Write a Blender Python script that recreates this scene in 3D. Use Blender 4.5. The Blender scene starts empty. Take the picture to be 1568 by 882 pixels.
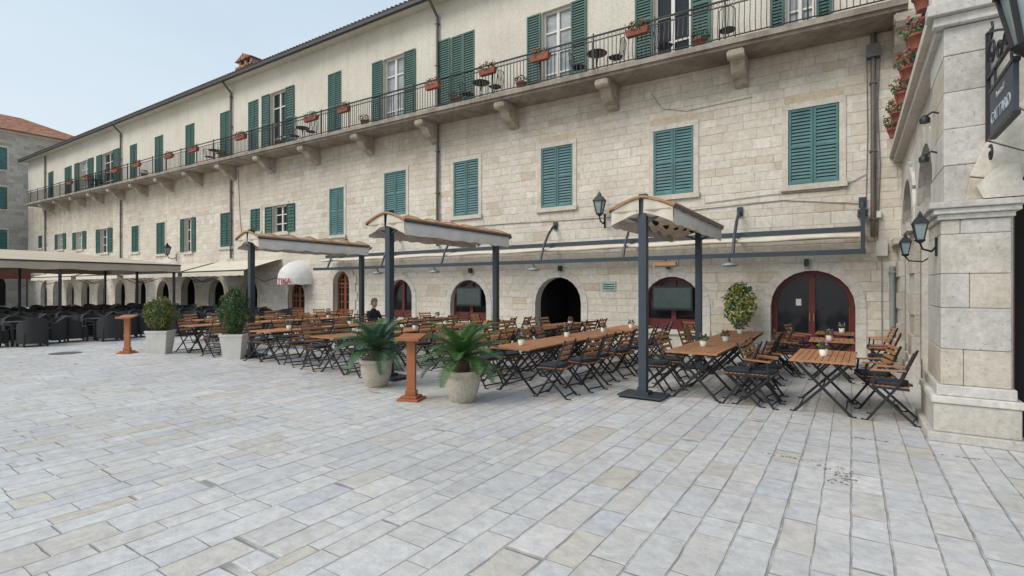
import bpy, math, random
from mathutils import Vector, Matrix, geometry, noise as mnoise
random.seed(7)
sc = bpy.context.scene
YAW = math.radians(33.6)
SN, CS = math.sin(YAW), math.cos(YAW)
F = 784.0
H0 = 1.7
WALL = 14.8

# survey helpers: turn a bearing/elevation measured from the station point into wall coordinates
def fx(u, y=WALL):
    r = (u - 784) / F
    return -((SN * y - CS * y * r) / (CS + SN * r))
def fz(u, v, y=WALL):
    x = fx(u, y)
    return H0 + (441 - v) / F * (-SN * x + CS * y)
def gp(u, v, z=0.0):
    Y = F * (H0 - z) / (v - 441); X = (u - 784) / F * Y
    return (CS * X - SN * Y, SN * X + CS * Y)

# ------------------------------------------------------------------ materials
class G:
    def __init__(s, nt): s.nt = nt
    def n(s, t, **k):
        nd = s.nt.nodes.new(t)
        for a, b in k.items(): setattr(nd, a, b)
        return nd
    def link(s, a, b): s.nt.links.new(a, b)
    def setin(s, sock, val):
        if hasattr(val, 'is_output'): s.link(val, sock)
        else: sock.default_value = val
    def m(s, op, a, b=None, c=None):
        nd = s.n('ShaderNodeMath', operation=op)
        s.setin(nd.inputs[0], a)
        if b is not None: s.setin(nd.inputs[1], b)
        if c is not None: s.setin(nd.inputs[2], c)
        return nd.outputs[0]
    def comb(s, x, y, z=0.0):
        nd = s.n('ShaderNodeCombineXYZ')
        s.setin(nd.inputs[0], x); s.setin(nd.inputs[1], y); s.setin(nd.inputs[2], z)
        return nd.outputs[0]
    def noise(s, vec, scale, detail=3, rough=.55):
        nd = s.n('ShaderNodeTexNoise'); s.link(vec, nd.inputs['Vector'])
        nd.inputs['Scale'].default_value = scale; nd.inputs['Detail'].default_value = detail
        nd.inputs['Roughness'].default_value = rough
        return nd.outputs['Fac']
    def white(s, vec):
        nd = s.n('ShaderNodeTexWhiteNoise', noise_dimensions='3D'); s.link(vec, nd.inputs['Vector'])
        return nd.outputs['Value'], nd.outputs['Color']
    def rng(s, v, a, b, c, d):
        nd = s.n('ShaderNodeMapRange'); s.setin(nd.inputs[0], v)
        for i, q in enumerate((a, b, c, d)): nd.inputs[i + 1].default_value = q
        return nd.outputs[0]
    def ramp(s, v, stops, const=False):
        nd = s.n('ShaderNodeValToRGB'); s.link(v, nd.inputs[0])
        cr = nd.color_ramp
        if const: cr.interpolation = 'CONSTANT'
        while len(cr.elements) < len(stops): cr.elements.new(.5)
        for e, (p, c) in zip(cr.elements, stops): e.position = p; e.color = (*c, 1)
        return nd.outputs[0]
    def mix(s, f, a, b, mode='MIX'):
        nd = s.n('ShaderNodeMixRGB', blend_type=mode)
        s.setin(nd.inputs[0], f)
        for i, q in ((1, a), (2, b)):
            if hasattr(q, 'is_output'): s.link(q, nd.inputs[i])
            else: nd.inputs[i].default_value = (*q, 1)
        return nd.outputs[0]
    def bump(s, h, strength, dist, prev=None):
        nd = s.n('ShaderNodeBump'); nd.inputs['Strength'].default_value = strength
        nd.inputs['Distance'].default_value = dist; s.link(h, nd.inputs['Height'])
        if prev: s.link(prev, nd.inputs['Normal'])
        return nd.outputs[0]

def newmat(name):
    m = bpy.data.materials.new(name); m.use_nodes = True
    nt = m.node_tree; b = nt.nodes['Principled BSDF']
    return m, G(nt), b

def P(name, col, rough=.6, metal=0, var=.18, scale=6, bump=0, spec=.5):
    m, g, b = newmat(name)
    geo = g.n('ShaderNodeNewGeometry'); oi = g.n('ShaderNodeObjectInfo')
    f = g.noise(geo.outputs['Position'], scale, 3)
    f = g.rng(f, .25, .75, 1 - var, 1 + var)
    f2 = g.rng(oi.outputs['Random'], 0, 1, 1 - var * .6, 1 + var * .6)
    f = g.m('MULTIPLY', f, f2)
    c = g.mix(1.0, col, g.comb(f, f, f), 'MULTIPLY')
    g.link(c, b.inputs['Base Color'])
    b.inputs['Roughness'].default_value = rough; b.inputs['Metallic'].default_value = metal
    b.inputs['Specular IOR Level'].default_value = spec
    if bump:
        g.link(g.bump(g.noise(geo.outputs['Position'], scale * 6, 3), bump, .01), b.inputs['Normal'])
    return m

def weathered(name, col, dark, amt=.7, bump=.6, sc_=1.6, grime=0.0):
    m, g, b = newmat(name)
    geo = g.n('ShaderNodeNewGeometry'); pos = geo.outputs['Position']
    sp = g.n('ShaderNodeSeparateXYZ'); g.link(pos, sp.inputs[0])
    big = g.rng(g.noise(pos, sc_, 5, .65), .42, .68, 0, amt)
    c = g.mix(big, col, dark)
    fine = g.rng(g.noise(pos, 16, 5, .7), .3, .7, .80, 1.10)
    c = g.mix(1.0, c, g.comb(fine, fine, fine), 'MULTIPLY')
    pit = g.rng(g.noise(pos, 38, 2, .6), .62, .74, 0, .5)
    c = g.mix(pit, c, [q * .45 for q in dark])
    st = g.noise(g.comb(g.m('MULTIPLY', g.m('ADD', sp.outputs[0], sp.outputs[1]), 3.0), 0.0, g.m('MULTIPLY', sp.outputs[2], .4)), 1.3, 4, .6)
    c = g.mix(g.rng(st, .5, .75, 0, .3 + grime), c, [q * .7 for q in dark])
    g.link(c, b.inputs['Base Color']); b.inputs['Roughness'].default_value = .85
    h = g.m('SUBTRACT', g.noise(pos, 12, 5, .7), g.m('MULTIPLY', pit, .6))
    g.link(g.bump(h, bump, .02), b.inputs['Normal'])
    return m

def masonry(name, axis, L, Hh, stops, jcol, jw, jit=.35, tone=(.8, 1.12), bump=.5, rough=(.6, .85), weather=None, jmix=.75, edge=.02, blot=.45, fine=(.86, 1.1), warm=None, rowj=1.3):
    m, g, b = newmat(name)
    geo = g.n('ShaderNodeNewGeometry'); sp = g.n('ShaderNodeSeparateXYZ')
    pos = geo.outputs['Position']; g.link(pos, sp.inputs[0])
    x, y, z = sp.outputs
    U, V = {'xz': (x, z), 'yz': (y, z), 'yx': (y, x)}[axis]
    e1 = g.noise(pos, 4.1, 3); e2 = g.noise(pos, 3.7, 3)
    U = g.m('MULTIPLY_ADD', g.m('SUBTRACT', e1, .5), edge * 2.5, U)
    V = g.m('MULTIPLY_ADD', g.m('SUBTRACT', e2, .5), edge * 2.5, V)
    nv = g.noise(g.comb(g.m('MULTIPLY', V, .9 / Hh * .5), 3.3, 1.1), 1.0, 1)
    Vn = g.m('MULTIPLY_ADD', g.m('SUBTRACT', nv, .5), rowj, g.m('DIVIDE', V, Hh))
    row = g.m('FLOOR', Vn); fv = g.m('SUBTRACT', Vn, row)
    wr, _ = g.white(g.comb(row, 7.7, 0.3))
    Un = g.m('MULTIPLY_ADD', wr, 13.7, g.m('DIVIDE', U, L))
    nu = g.noise(g.comb(g.m('MULTIPLY', Un, .8), g.m('MULTIPLY', row, 5.37), 0.0), 1.0, 1)
    Un = g.m('MULTIPLY_ADD', g.m('SUBTRACT', nu, .5), jit * 4, Un)
    col = g.m('FLOOR', Un); fu = g.m('SUBTRACT', Un, col)
    rv, rc = g.white(g.comb(row, col, 4.0))
    du = g.m('MULTIPLY', g.m('MINIMUM', fu, g.m('SUBTRACT', 1.0, fu)), L)
    dv = g.m('MULTIPLY', g.m('MINIMUM', fv, g.m('SUBTRACT', 1.0, fv)), Hh)
    d = g.m('MINIMUM', du, dv)
    joint = g.rng(d, jw * .35, jw, 1, 0)
    c = g.ramp(rv, stops)
    big = g.rng(g.noise(pos, .35, 4, .6), .3, .7, tone[0], tone[1])
    fn = g.noise(pos, 9, 5, .7)
    t = g.m('MULTIPLY', big, g.rng(fn, .3, .7, fine[0], fine[1]))
    c = g.mix(1.0, c, g.comb(t, t, t), 'MULTIPLY')
    bl = g.rng(g.noise(pos, 1.9, 5, .72), .52, .70, 0, blot)
    c = g.mix(bl, c, [a * .72 for a in stops[len(stops) // 2][1]])
    if warm:
        wv, _ = g.white(g.comb(row, col, 9.0))
        c = g.mix(g.m('MULTIPLY', g.rng(g.noise(pos, 5.0, 4, .7), .45, .65, 0, 1), g.rng(wv, .4, 1, 0, .6)), c, warm)
    jb = g.rng(e1, .4, .6, .15, 1)
    c = g.mix(g.m('MULTIPLY', g.m('MULTIPLY', joint, jmix), jb), c, jcol)
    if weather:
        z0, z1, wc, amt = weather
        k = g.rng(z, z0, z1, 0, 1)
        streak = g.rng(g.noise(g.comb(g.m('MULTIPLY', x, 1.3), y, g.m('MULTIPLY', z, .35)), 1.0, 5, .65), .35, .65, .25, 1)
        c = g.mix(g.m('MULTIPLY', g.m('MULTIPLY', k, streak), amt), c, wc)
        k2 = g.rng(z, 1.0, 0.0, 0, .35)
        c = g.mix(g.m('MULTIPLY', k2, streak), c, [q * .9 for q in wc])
    g.link(c, b.inputs['Base Color'])
    g.link(g.rng(e2, .3, .7, rough[0], rough[1]), b.inputs['Roughness'])
    h = g.m('ADD', g.m('SUBTRACT', 1.0, joint), g.m('MULTIPLY', fn, .8))
    h = g.m('ADD', h, g.m('MULTIPLY', rv, .25))
    g.link(g.bump(h, bump, .02), b.inputs['Normal'])
    return m

wst = [(0, (.52, .44, .33)), (.08, (.60, .535, .43)), (.25, (.66, .61, .52)), (.55, (.62, .57, .48)), (.85, (.70, .655, .57)), (1, (.56, .51, .43))]
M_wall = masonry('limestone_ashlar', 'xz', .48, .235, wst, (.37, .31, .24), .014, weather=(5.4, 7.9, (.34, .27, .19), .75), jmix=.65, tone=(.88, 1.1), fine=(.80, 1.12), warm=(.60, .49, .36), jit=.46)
M_wall_y = masonry('limestone_ashlar_side', 'yz', .6, .33, [(0, (.46, .42, .36)), (.5, (.56, .53, .47)), (1, (.62, .60, .54))], (.33, .31, .27), .014, jmix=.6)
M_pave = masonry('stone_paving', 'yx', .47, .235,
    [(0, (.50, .45, .385)), (.06, (.53, .495, .45)), (.15, (.535, .515, .49)), (.3, (.565, .55, .535)), (.5, (.52, .513, .51)), (.7, (.585, .568, .55)), (.88, (.485, .487, .50)), (.95, (.54, .51, .475)), (1, (.62, .60, .575))],
    (.25, .235, .22), .0085, jit=.52, tone=(.86, 1.1), bump=.65, rough=(.36, .64), jmix=.9, edge=.010, blot=.5, fine=(.76, 1.12), warm=(.60, .54, .47), rowj=1.9)
M_farwall = masonry('far_stone', 'yz', .7, .35, [(0, (.38, .33, .27)), (.5, (.48, .44, .38)), (1, (.53, .50, .44))], (.30, .26, .2), .03, jmix=.5)
M_blk = [weathered('pier_stone_' + n, c, d, a, .5) for n, c, d, a in (('cream', (.56, .52, .455), (.38, .34, .28), .7), ('grey', (.53, .505, .46), (.36, .33, .29), .7), ('tan', (.54, .49, .41), (.38, .32, .24), .7), ('pale', (.59, .565, .52), (.41, .38, .33), .6))]
M_plaster = weathered('cream_plaster', (.65, .605, .51), (.51, .46, .375), .5, .12, .5, .0)
M_trim = weathered('dressed_stone', (.62, .57, .49), (.43, .38, .30), .5, .4, 2.5)
M_trimw = weathered('white_stone', (.64, .61, .555), (.44, .41, .35), .5, .4, 2.5)
M_lintel = weathered('rusty_lintel', (.56, .47, .34), (.44, .34, .21), .6, .5, 3)
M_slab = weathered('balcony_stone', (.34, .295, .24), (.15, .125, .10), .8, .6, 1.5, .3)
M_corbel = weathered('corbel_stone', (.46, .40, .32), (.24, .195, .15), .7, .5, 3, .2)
M_green = P('green_shutter_paint', (.020, .092, .072), .55, var=.25, scale=3)
M_teal = P('teal_shutter_paint', (.065, .165, .165), .6, var=.25, scale=3)
M_glass = P('window_glass', (.018, .022, .025), .08, var=.3, scale=1.5, spec=.35)
M_curtain = P('curtained_glass', (.34, .36, .36), .15, var=.4, scale=3)
M_wframe = P('white_window_frame', (.66, .64, .58), .5, var=.06)
M_red = P('oxblood_paint', (.125, .020, .018), .45, var=.2, scale=4)
M_wood = P('door_wood', (.21, .065, .028), .5, var=.2, scale=4)
M_iron = P('wrought_iron', (.020, .022, .024), .5, .3)
M_slate = P('slate_metal', (.048, .064, .080), .4, .3, var=.1)
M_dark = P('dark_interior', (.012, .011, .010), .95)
M_pipe = P('zinc_downpipe', (.13, .115, .10), .5, .4)
M_pipel = P('grey_downpipe', (.28, .31, .31), .5, .2)
M_gutter = P('dark_gutter', (.045, .048, .05), .6, .2)
M_cream = P('awning_canvas', (.62, .555, .45), .9, var=.12, scale=3)
M_beige = P('beige_canopy', (.53, .44, .33), .9, var=.12, scale=1)
M_white = P('white_canvas', (.70, .68, .64), .9, var=.1, scale=3)
M_taupe = P('taupe_canvas', (.36, .28, .20), .9, var=.2, scale=3)
M_rib = P('rib_wood', (.40, .20, .085), .5, var=.15)
M_cush = P('cushion_cloth', (.022, .028, .038), .9, var=.3, scale=8)
M_wick = P('black_wicker', (.022, .022, .024), .65, var=.4, scale=40, bump=1)
M_terra = P('terracotta', (.27, .085, .055), .8, var=.25)
M_leaf = P('leaf_green', (.075, .14, .032), .55, var=.35, scale=9)
M_leafd = P('leaf_dark', (.030, .072, .022), .55, var=.35, scale=9)
M_leafy = P('leaf_yellow', (.22, .21, .04), .55, var=.3, scale=9)
M_cyc = P('cycad_green', (.045, .13, .03), .4, var=.3, scale=6)
M_cyb = P('cycad_bluegreen', (.06, .115, .07), .45, var=.3, scale=6)
M_trunk = P('shaggy_trunk', (.13, .08, .045), .95, var=.4, scale=30, bump=1)
M_pot = P('cast_stone_pot', (.52, .46, .37), .85, var=.22, scale=25, bump=.8)
M_potw = P('cream_pot', (.68, .65, .58), .7, var=.1)
M_flower = P('red_flowers', (.45, .05, .06), .6, var=.3)
M_purple = P('purple_flowers', (.28, .16, .42), .6, var=.3)
M_screen = P('tv_screen', (.055, .085, .08), .15, var=.15)
M_black = P('black_plastic', (.015, .015, .016), .4)
M_soil = P('soil', (.05, .035, .025), .95)
M_lamp = P('lantern_glass', (.22, .28, .28), .15, var=.2)
M_plaque = P('plaque_green', (.35, .48, .42), .5)
M_sign = P('sign_board', (.03, .04, .055), .5, var=.1)
M_signt = P('sign_letters', (.40, .46, .52), .5)
M_menu = P('menu_stand_wood', (.33, .11, .04), .4, var=.15, scale=5)
M_skin = P('skin', (.50, .30, .22), .6, var=.05)
M_hair = P('grey_hair', (.16, .14, .13), .8)
M_cloth = P('dark_jacket', (.02, .022, .03), .9)
M_moss = P('dark_moss', (.20, .195, .16), .95, var=.4, scale=20)

def wood_mat():
    m, g, b = newmat('teak_slats')
    tc = g.n('ShaderNodeTexCoord'); mp = g.n('ShaderNodeMapping'); mp.inputs['Scale'].default_value = (18, 2.5, 18)
    g.link(tc.outputs['Object'], mp.inputs[0])
    oi = g.n('ShaderNodeObjectInfo')
    f = g.noise(mp.outputs[0], 1.6, 4)
    c = g.ramp(f, [(.3, (.30, .125, .052)), (.55, (.44, .20, .09)), (.8, (.52, .27, .135))])
    k = g.rng(oi.outputs['Random'], 0, 1, .65, 1.1)
    c = g.mix(1.0, c, g.comb(k, k, k), 'MULTIPLY')
    g.link(c, b.inputs['Base Color']); b.inputs['Roughness'].default_value = .55
    return m
M_teak = wood_mat()

def tile_mat():
    m, g, b = newmat('clay_roof_tiles')
    geo = g.n('ShaderNodeNewGeometry'); sp = g.n('ShaderNodeSeparateXYZ'); pos = geo.outputs['Position']; g.link(pos, sp.inputs[0])
    s = g.m('ADD', sp.outputs[0], sp.outputs[1])
    w = g.m('SINE', g.m('MULTIPLY', s, 6.283 / .28))
    cell = g.m('FLOOR', g.m('DIVIDE', s, .28)); rowz = g.m('FLOOR', g.m('DIVIDE', sp.outputs[2], .16))
    rv, _ = g.white(g.comb(cell, rowz, 0.0))
    c = g.ramp(rv, [(0, (.24, .09, .05)), (.5, (.40, .16, .085)), (1, (.48, .26, .15))])
    c = g.mix(g.rng(w, -1, 0, .6, 0), c, (.08, .04, .03))
    g.link(c, b.inputs['Base Color']); b.inputs['Roughness'].default_value = .9
    g.link(g.bump(w, .8, .06), b.inputs['Normal'])
    return m
M_tile = tile_mat()
M_tiled = P('weathered_tile_ends', (.09, .06, .045), .9, var=.5, scale=2)

# ------------------------------------------------------------------ mesh builder
class MB:
    def __init__(s): s.v = []; s.f = []; s.mi = []; s.sm = []; s.mats = []
    def add(s, verts, faces, m, smooth=False):
        if m not in s.mats: s.mats.append(m)
        k = s.mats.index(m); o = len(s.v)
        s.v += [tuple(p) for p in verts]
        for f in faces: s.f.append([i + o for i in f]); s.mi.append(k); s.sm.append(smooth)
    HF = [(0, 3, 2, 1), (4, 5, 6, 7), (0, 1, 5, 4), (1, 2, 6, 5), (2, 3, 7, 6), (3, 0, 4, 7)]
    def hexa(s, p, m): s.add(p, s.HF, m)
    def b(s, x0, x1, y0, y1, z0, z1, m):
        s.hexa([(x0, y0, z0), (x1, y0, z0), (x1, y1, z0), (x0, y1, z0), (x0, y0, z1), (x1, y0, z1), (x1, y1, z1), (x0, y1, z1)], m)
    def bar(s, p0, p1, w, h, m, up=(0, 0, 1)):
        p0 = Vector(p0); p1 = Vector(p1); d = (p1 - p0).normalized(); up = Vector(up)
        sd = d.cross(up)
        if sd.length < 1e-4: sd = d.cross(Vector((0, 1, 0)))
        sd.normalize(); u2 = sd.cross(d); a = sd * w / 2; c = u2 * h / 2
        s.hexa([p0 - a - c, p0 + a - c, p1 + a - c, p1 - a - c, p0 - a + c, p0 + a + c, p1 + a + c, p1 - a + c], m)
    def tube(s, pts, r, m, n=6, smooth=True):
        pts = [Vector(p) for p in pts]; k = len(pts)
        rs = r if isinstance(r, (list, tuple)) else [r] * k
        vs = []; prev = None
        for i, p in enumerate(pts):
            d = (pts[min(i + 1, k - 1)] - pts[max(i - 1, 0)]).normalized()
            a = prev if prev else (Vector((0, 0, 1)) if abs(d.z) < .9 else Vector((1, 0, 0)))
            a = (a - d * a.dot(d)).normalized(); prev = a; bb = d.cross(a)
            for j in range(n):
                t = 2 * math.pi * (j + .5) / n
                vs.append(p + (a * math.cos(t) + bb * math.sin(t)) * rs[i])
        fs = []
        for i in range(k - 1):
            for j in range(n):
                fs.append((i * n + j, i * n + (j + 1) % n, (i + 1) * n + (j + 1) % n, (i + 1) * n + j))
        s.add(vs, fs, m, smooth and n > 4)
        s.add(vs[:n][::-1], [tuple(range(n))], m); s.add(vs[-n:], [tuple(range(n))], m)
    def lathe(s, c, prof, m, n=20, rot=0, smooth=True):
        vs = []; k = len(prof)
        for r, z in prof:
            for j in range(n):
                t = 2 * math.pi * j / n + rot
                vs.append((c[0] + r * math.cos(t), c[1] + r * math.sin(t), c[2] + z))
        fs = [(i * n + j, i * n + (j + 1) % n, (i + 1) * n + (j + 1) % n, (i + 1) * n + j) for i in range(k - 1) for j in range(n)]
        s.add(vs, fs, m, smooth)
        s.add(vs[:n][::-1], [tuple(range(n))], m); s.add(vs[-n:], [tuple(range(n))], m)
    def prism(s, poly, vec, m):
        vec = Vector(vec); n = len(poly); a = [Vector(p) for p in poly]; c = [p + vec for p in a]
        tr = geometry.tessellate_polygon([a])
        s.add(a, tr, m); s.add(c, [t[::-1] for t in tr], m)
        s.add(a + c, [(i, (i + 1) % n, n + (i + 1) % n, n + i) for i in range(n)], m)
    def obj(s, name, parent=None, loc=(0, 0, 0), rotz=0, bevel=0):
        me = bpy.data.meshes.new(name)
        me.from_pydata(s.v, [], s.f)
        for m in s.mats: me.materials.append(m)
        me.polygons.foreach_set('material_index', s.mi); me.polygons.foreach_set('use_smooth', s.sm)
        me.update()
        o = inst(name, me, parent, loc, rotz)
        if bevel:
            md = o.modifiers.new('bevel', 'BEVEL'); md.width = bevel; md.segments = 2; md.limit_method = 'ANGLE'
        return o

def inst(name, me, parent=None, loc=(0, 0, 0), rotz=0, scale=1):
    o = bpy.data.objects.new(name, me); sc.collection.objects.link(o)
    o.location = loc; o.rotation_euler = (0, 0, rotz); o.scale = (scale,) * 3
    if parent: o.parent = parent
    return o
def empty(name, loc=(0, 0, 0)):
    e = bpy.data.objects.new(name, None); sc.collection.objects.link(e); e.location = loc; return e

# ------------------------------------------------------------------ ground
g_ = MB(); g_.add([(-400, -300, 0), (300, -300, 0), (300, 400, 0), (-400, 400, 0)], [(0, 1, 2, 3)], M_pave); g_.obj('stone_paved_ground')
dr = MB(); cx, cy = gp(100, 541); dr.lathe((cx, cy, 0.004), [(.33, 0), (.33, .006), (.26, .006)], M_pipe, 24, smooth=False); dr.obj('manhole_cover')
ms = MB(); rr_ = random.Random(3)
for (u, v, n, sx_, sy_) in ((1292, 727, 60, .05, .13), (1258, 716, 16, .03, .08), (1200, 699, 22, .16, .012), (1330, 673, 34, .16, .012), (1280, 738, 14, .04, .04), (1470, 700, 12, .1, .02)):
    cx, cy = gp(u, v)
    for k in range(n):
        a, b_ = cx + rr_.gauss(0, sx_), cy + rr_.gauss(0, sy_); s_ = rr_.uniform(.003, .014)
        m_ = 7; vs = [(a + s_ * rr_.uniform(.5, 1.4) * math.cos(t * 6.283 / m_), b_ + s_ * rr_.uniform(.5, 1.4) * math.sin(t * 6.283 / m_), .004 + .0004 * (k % 9)) for t in range(m_)]
        ms.add(vs, [tuple(range(m_))], M_moss)
ms.obj('moss_patches')

# ------------------------------------------------------------------ main building
town = empty('stone_townhouse')
def zslab(x): return 7.68 - .019 * x      # underside of balcony
def zroof(x): return 12.35 - .0165 * x
XL, XR = -64.0, 8.0

def arch_poly(x0, x1, z0, zt, n=16, flat=1.0):
    r = (x1 - x0) / 2; xc = (x0 + x1) / 2; rise = r * flat; zs = zt - rise
    p = [(x0, z0), (x1, z0)]
    for i in range(n + 1):
        t = math.pi * i / n
        p.append((xc + r * math.cos(t), zs + rise * math.sin(t)))
    return p
def rect_poly(x0, x1, z0, z1): return [(x0, z0), (x1, z0), (x1, z1), (x0, z1)]

def wall_with_holes(mb, outer, holes, y, depth, m, mrev):
    polys = [[Vector((p[0], p[1], 0)) for p in outer]] + [[Vector((p[0], p[1], 0)) for p in h] for h in holes]
    flat = [p for q in polys for p in q]
    tr = geometry.tessellate_polygon(polys)
    mb.add([(p.x, y, p.y) for p in flat], tr, m)
    for h in holes:
        n = len(h); vs = [(p[0], y, p[1]) for p in h] + [(p[0], y + depth, p[1]) for p in h]
        mb.add(vs, [(i, (i + 1) % n, n + (i + 1) % n, n + i) for i in range(n)], mrev)

arches = []
def A(u0, u1, ztop, z0, kind): arches.append((fx(u0), fx(u1), z0, ztop, kind))
A(1180, 1310, 2.14, .01, 'door'); A(985, 1075, 2.03, .5, 'tv'); A(820, 890, 2.06, .01, 'open')
A(690, 745, 2.0, .5, 'tv'); A(594, 631, 2.05, .5, 'win')
A(511, 536, 2.46, .01, 'wooddoor'); A(441, 467, 2.0, .01, 'wooddoor')
x = -26.5
while x > -62:
    arches.append((x - .85, x + .85, .01, 2.25 + random.uniform(-.1, .2), 'open')); x -= 3.3
holes = [arch_poly(a[0], a[1], a[2], a[3]) for a in arches]
W1 = [(1207, 1285, 163, 281, 'c'), (1001, 1062, 197, 298, 'c'), (829, 877, 224, 317, 'c'), (695, 733, 246, 330, 'c'), (589, 622, 263, 330, 'c'),
      (505, 527, 288, 360, 'c'), (418, 440, 314, 356, 'o'), (384, 399, 320, 355, 'c'), (338, 355, 326, 378, 'c'), (283, 294, 334, 386, 'o'),
      (240, 253, 341, 389, 'c'), (202, 213, 346, 386, 'c'), (154, 166, 350, 387, 'o'), (117, 127, 355, 382, 'o'), (89, 97, 358, 382, 'o'), (59, 65, 361, 380, 'c')]
W1w = []
for u0, u1, v0, v1, k in W1:
    uc = (u0 + u1) / 2; W1w.append((fx(u0), fx(u1), fz(uc, v1), fz(uc, v0), k))
W2 = [(1203, 1248, None, 'o'), (1001, 1057, None, 'o'), (830, 874, 12, 'o'), (691, 727, 51, 'l'), (587, 619, 86, 'o'), (502, 523, 111, 'c'),
      (414, 438, 139, 'o'), (380, 396, 154, 'c'), (337, 352, 171, 'c'), (284, 298, 190, 'c'), (237, 250, 208, 'c'), (199, 210, 221, 'c'),
      (157, 174, 233, 'o'), (122, 136, 246, 'o'), (99, 110, 255, 'c'), (74, 82, 263, 'c')]
W2w = []
for u0, u1, v0, k in W2:
    x0, x1 = fx(u0), fx(u1); z1 = fz((u0 + u1) / 2, v0) if v0 is not None else 11.15
    W2w.append((x0, x1, zslab(x0) + .3, z1, k))
low = MB()
outer = [(XL, -.1), (XR, -.1), (XR, zslab(XR) + .2), (XL, zslab(XL) + .2)]
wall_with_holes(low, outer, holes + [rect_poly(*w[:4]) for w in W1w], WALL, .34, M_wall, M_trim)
low.obj('lower_stone_wall', town)
up = MB()
outer = [(XL, zslab(XL) + .2), (XR, zslab(XR) + .2), (XR, zroof(XR) + .1), (XL, zroof(XL) + .1)]
wall_with_holes(up, outer, [rect_poly(*w[:4]) for w in W2w], WALL, .25, M_plaster, M_plaster)
up.b(XL - .01, XL + .3, WALL + .01, WALL + 10, 0, zroof(XL), M_wall_y)
up.obj('upper_plaster_wall', town)
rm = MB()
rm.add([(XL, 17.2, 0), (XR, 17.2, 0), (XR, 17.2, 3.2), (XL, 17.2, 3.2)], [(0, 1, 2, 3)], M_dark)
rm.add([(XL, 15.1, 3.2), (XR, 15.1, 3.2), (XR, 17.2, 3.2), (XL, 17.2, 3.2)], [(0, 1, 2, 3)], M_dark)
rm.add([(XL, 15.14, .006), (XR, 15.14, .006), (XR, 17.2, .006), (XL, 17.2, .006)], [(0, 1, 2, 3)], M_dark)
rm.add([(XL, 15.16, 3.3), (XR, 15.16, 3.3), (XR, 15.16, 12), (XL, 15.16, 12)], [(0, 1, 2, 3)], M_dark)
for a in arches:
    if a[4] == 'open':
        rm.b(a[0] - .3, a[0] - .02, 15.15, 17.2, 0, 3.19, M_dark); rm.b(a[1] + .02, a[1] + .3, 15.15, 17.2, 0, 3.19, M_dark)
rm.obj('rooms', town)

su = MB(); inf = MB()
def surround(mb, x0, x1, z0, zt, w, y, t, m, nv=11, rust=False):
    r = (x1 - x0) / 2; xc = (x0 + x1) / 2; zs = zt - r; gap = .006
    for i in range(nv):
        a0 = math.pi * i / nv + .004; a1 = math.pi * (i + 1) / nv - .004
        ro = r + w * (1.25 if rust and i % 2 == 0 else 1)
        tt = t + random.uniform(-.004, .006)
        ps = []
        for yy in (y - tt, y + .03):
            for (rr, a) in ((r, a0), (ro, a0), (ro, a1), (r, a1)): ps.append((xc + rr * math.cos(a), yy, zs + rr * math.sin(a)))
        mb.hexa(ps, m)
    z = z0; k = 0
    while z < zs - .05:
        h = min(random.uniform(.34, .5), zs - z)
        if zs - z - h < .12: h = zs - z
        ww = w * (1.3 if rust and k % 2 else 1)
        tt = t + random.uniform(-.004, .006)
        mb.b(x0 - ww, x0, y - tt, y + .03, z, z + h - gap, m); mb.b(x1, x1 + ww, y - tt, y + .03, z, z + h - gap, m)
        z += h; k += 1
    if z0 > .2: mb.b(x0 - w, x1 + w, y - .07, y + .03, z0 - .12, z0 - .003, m)

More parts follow.
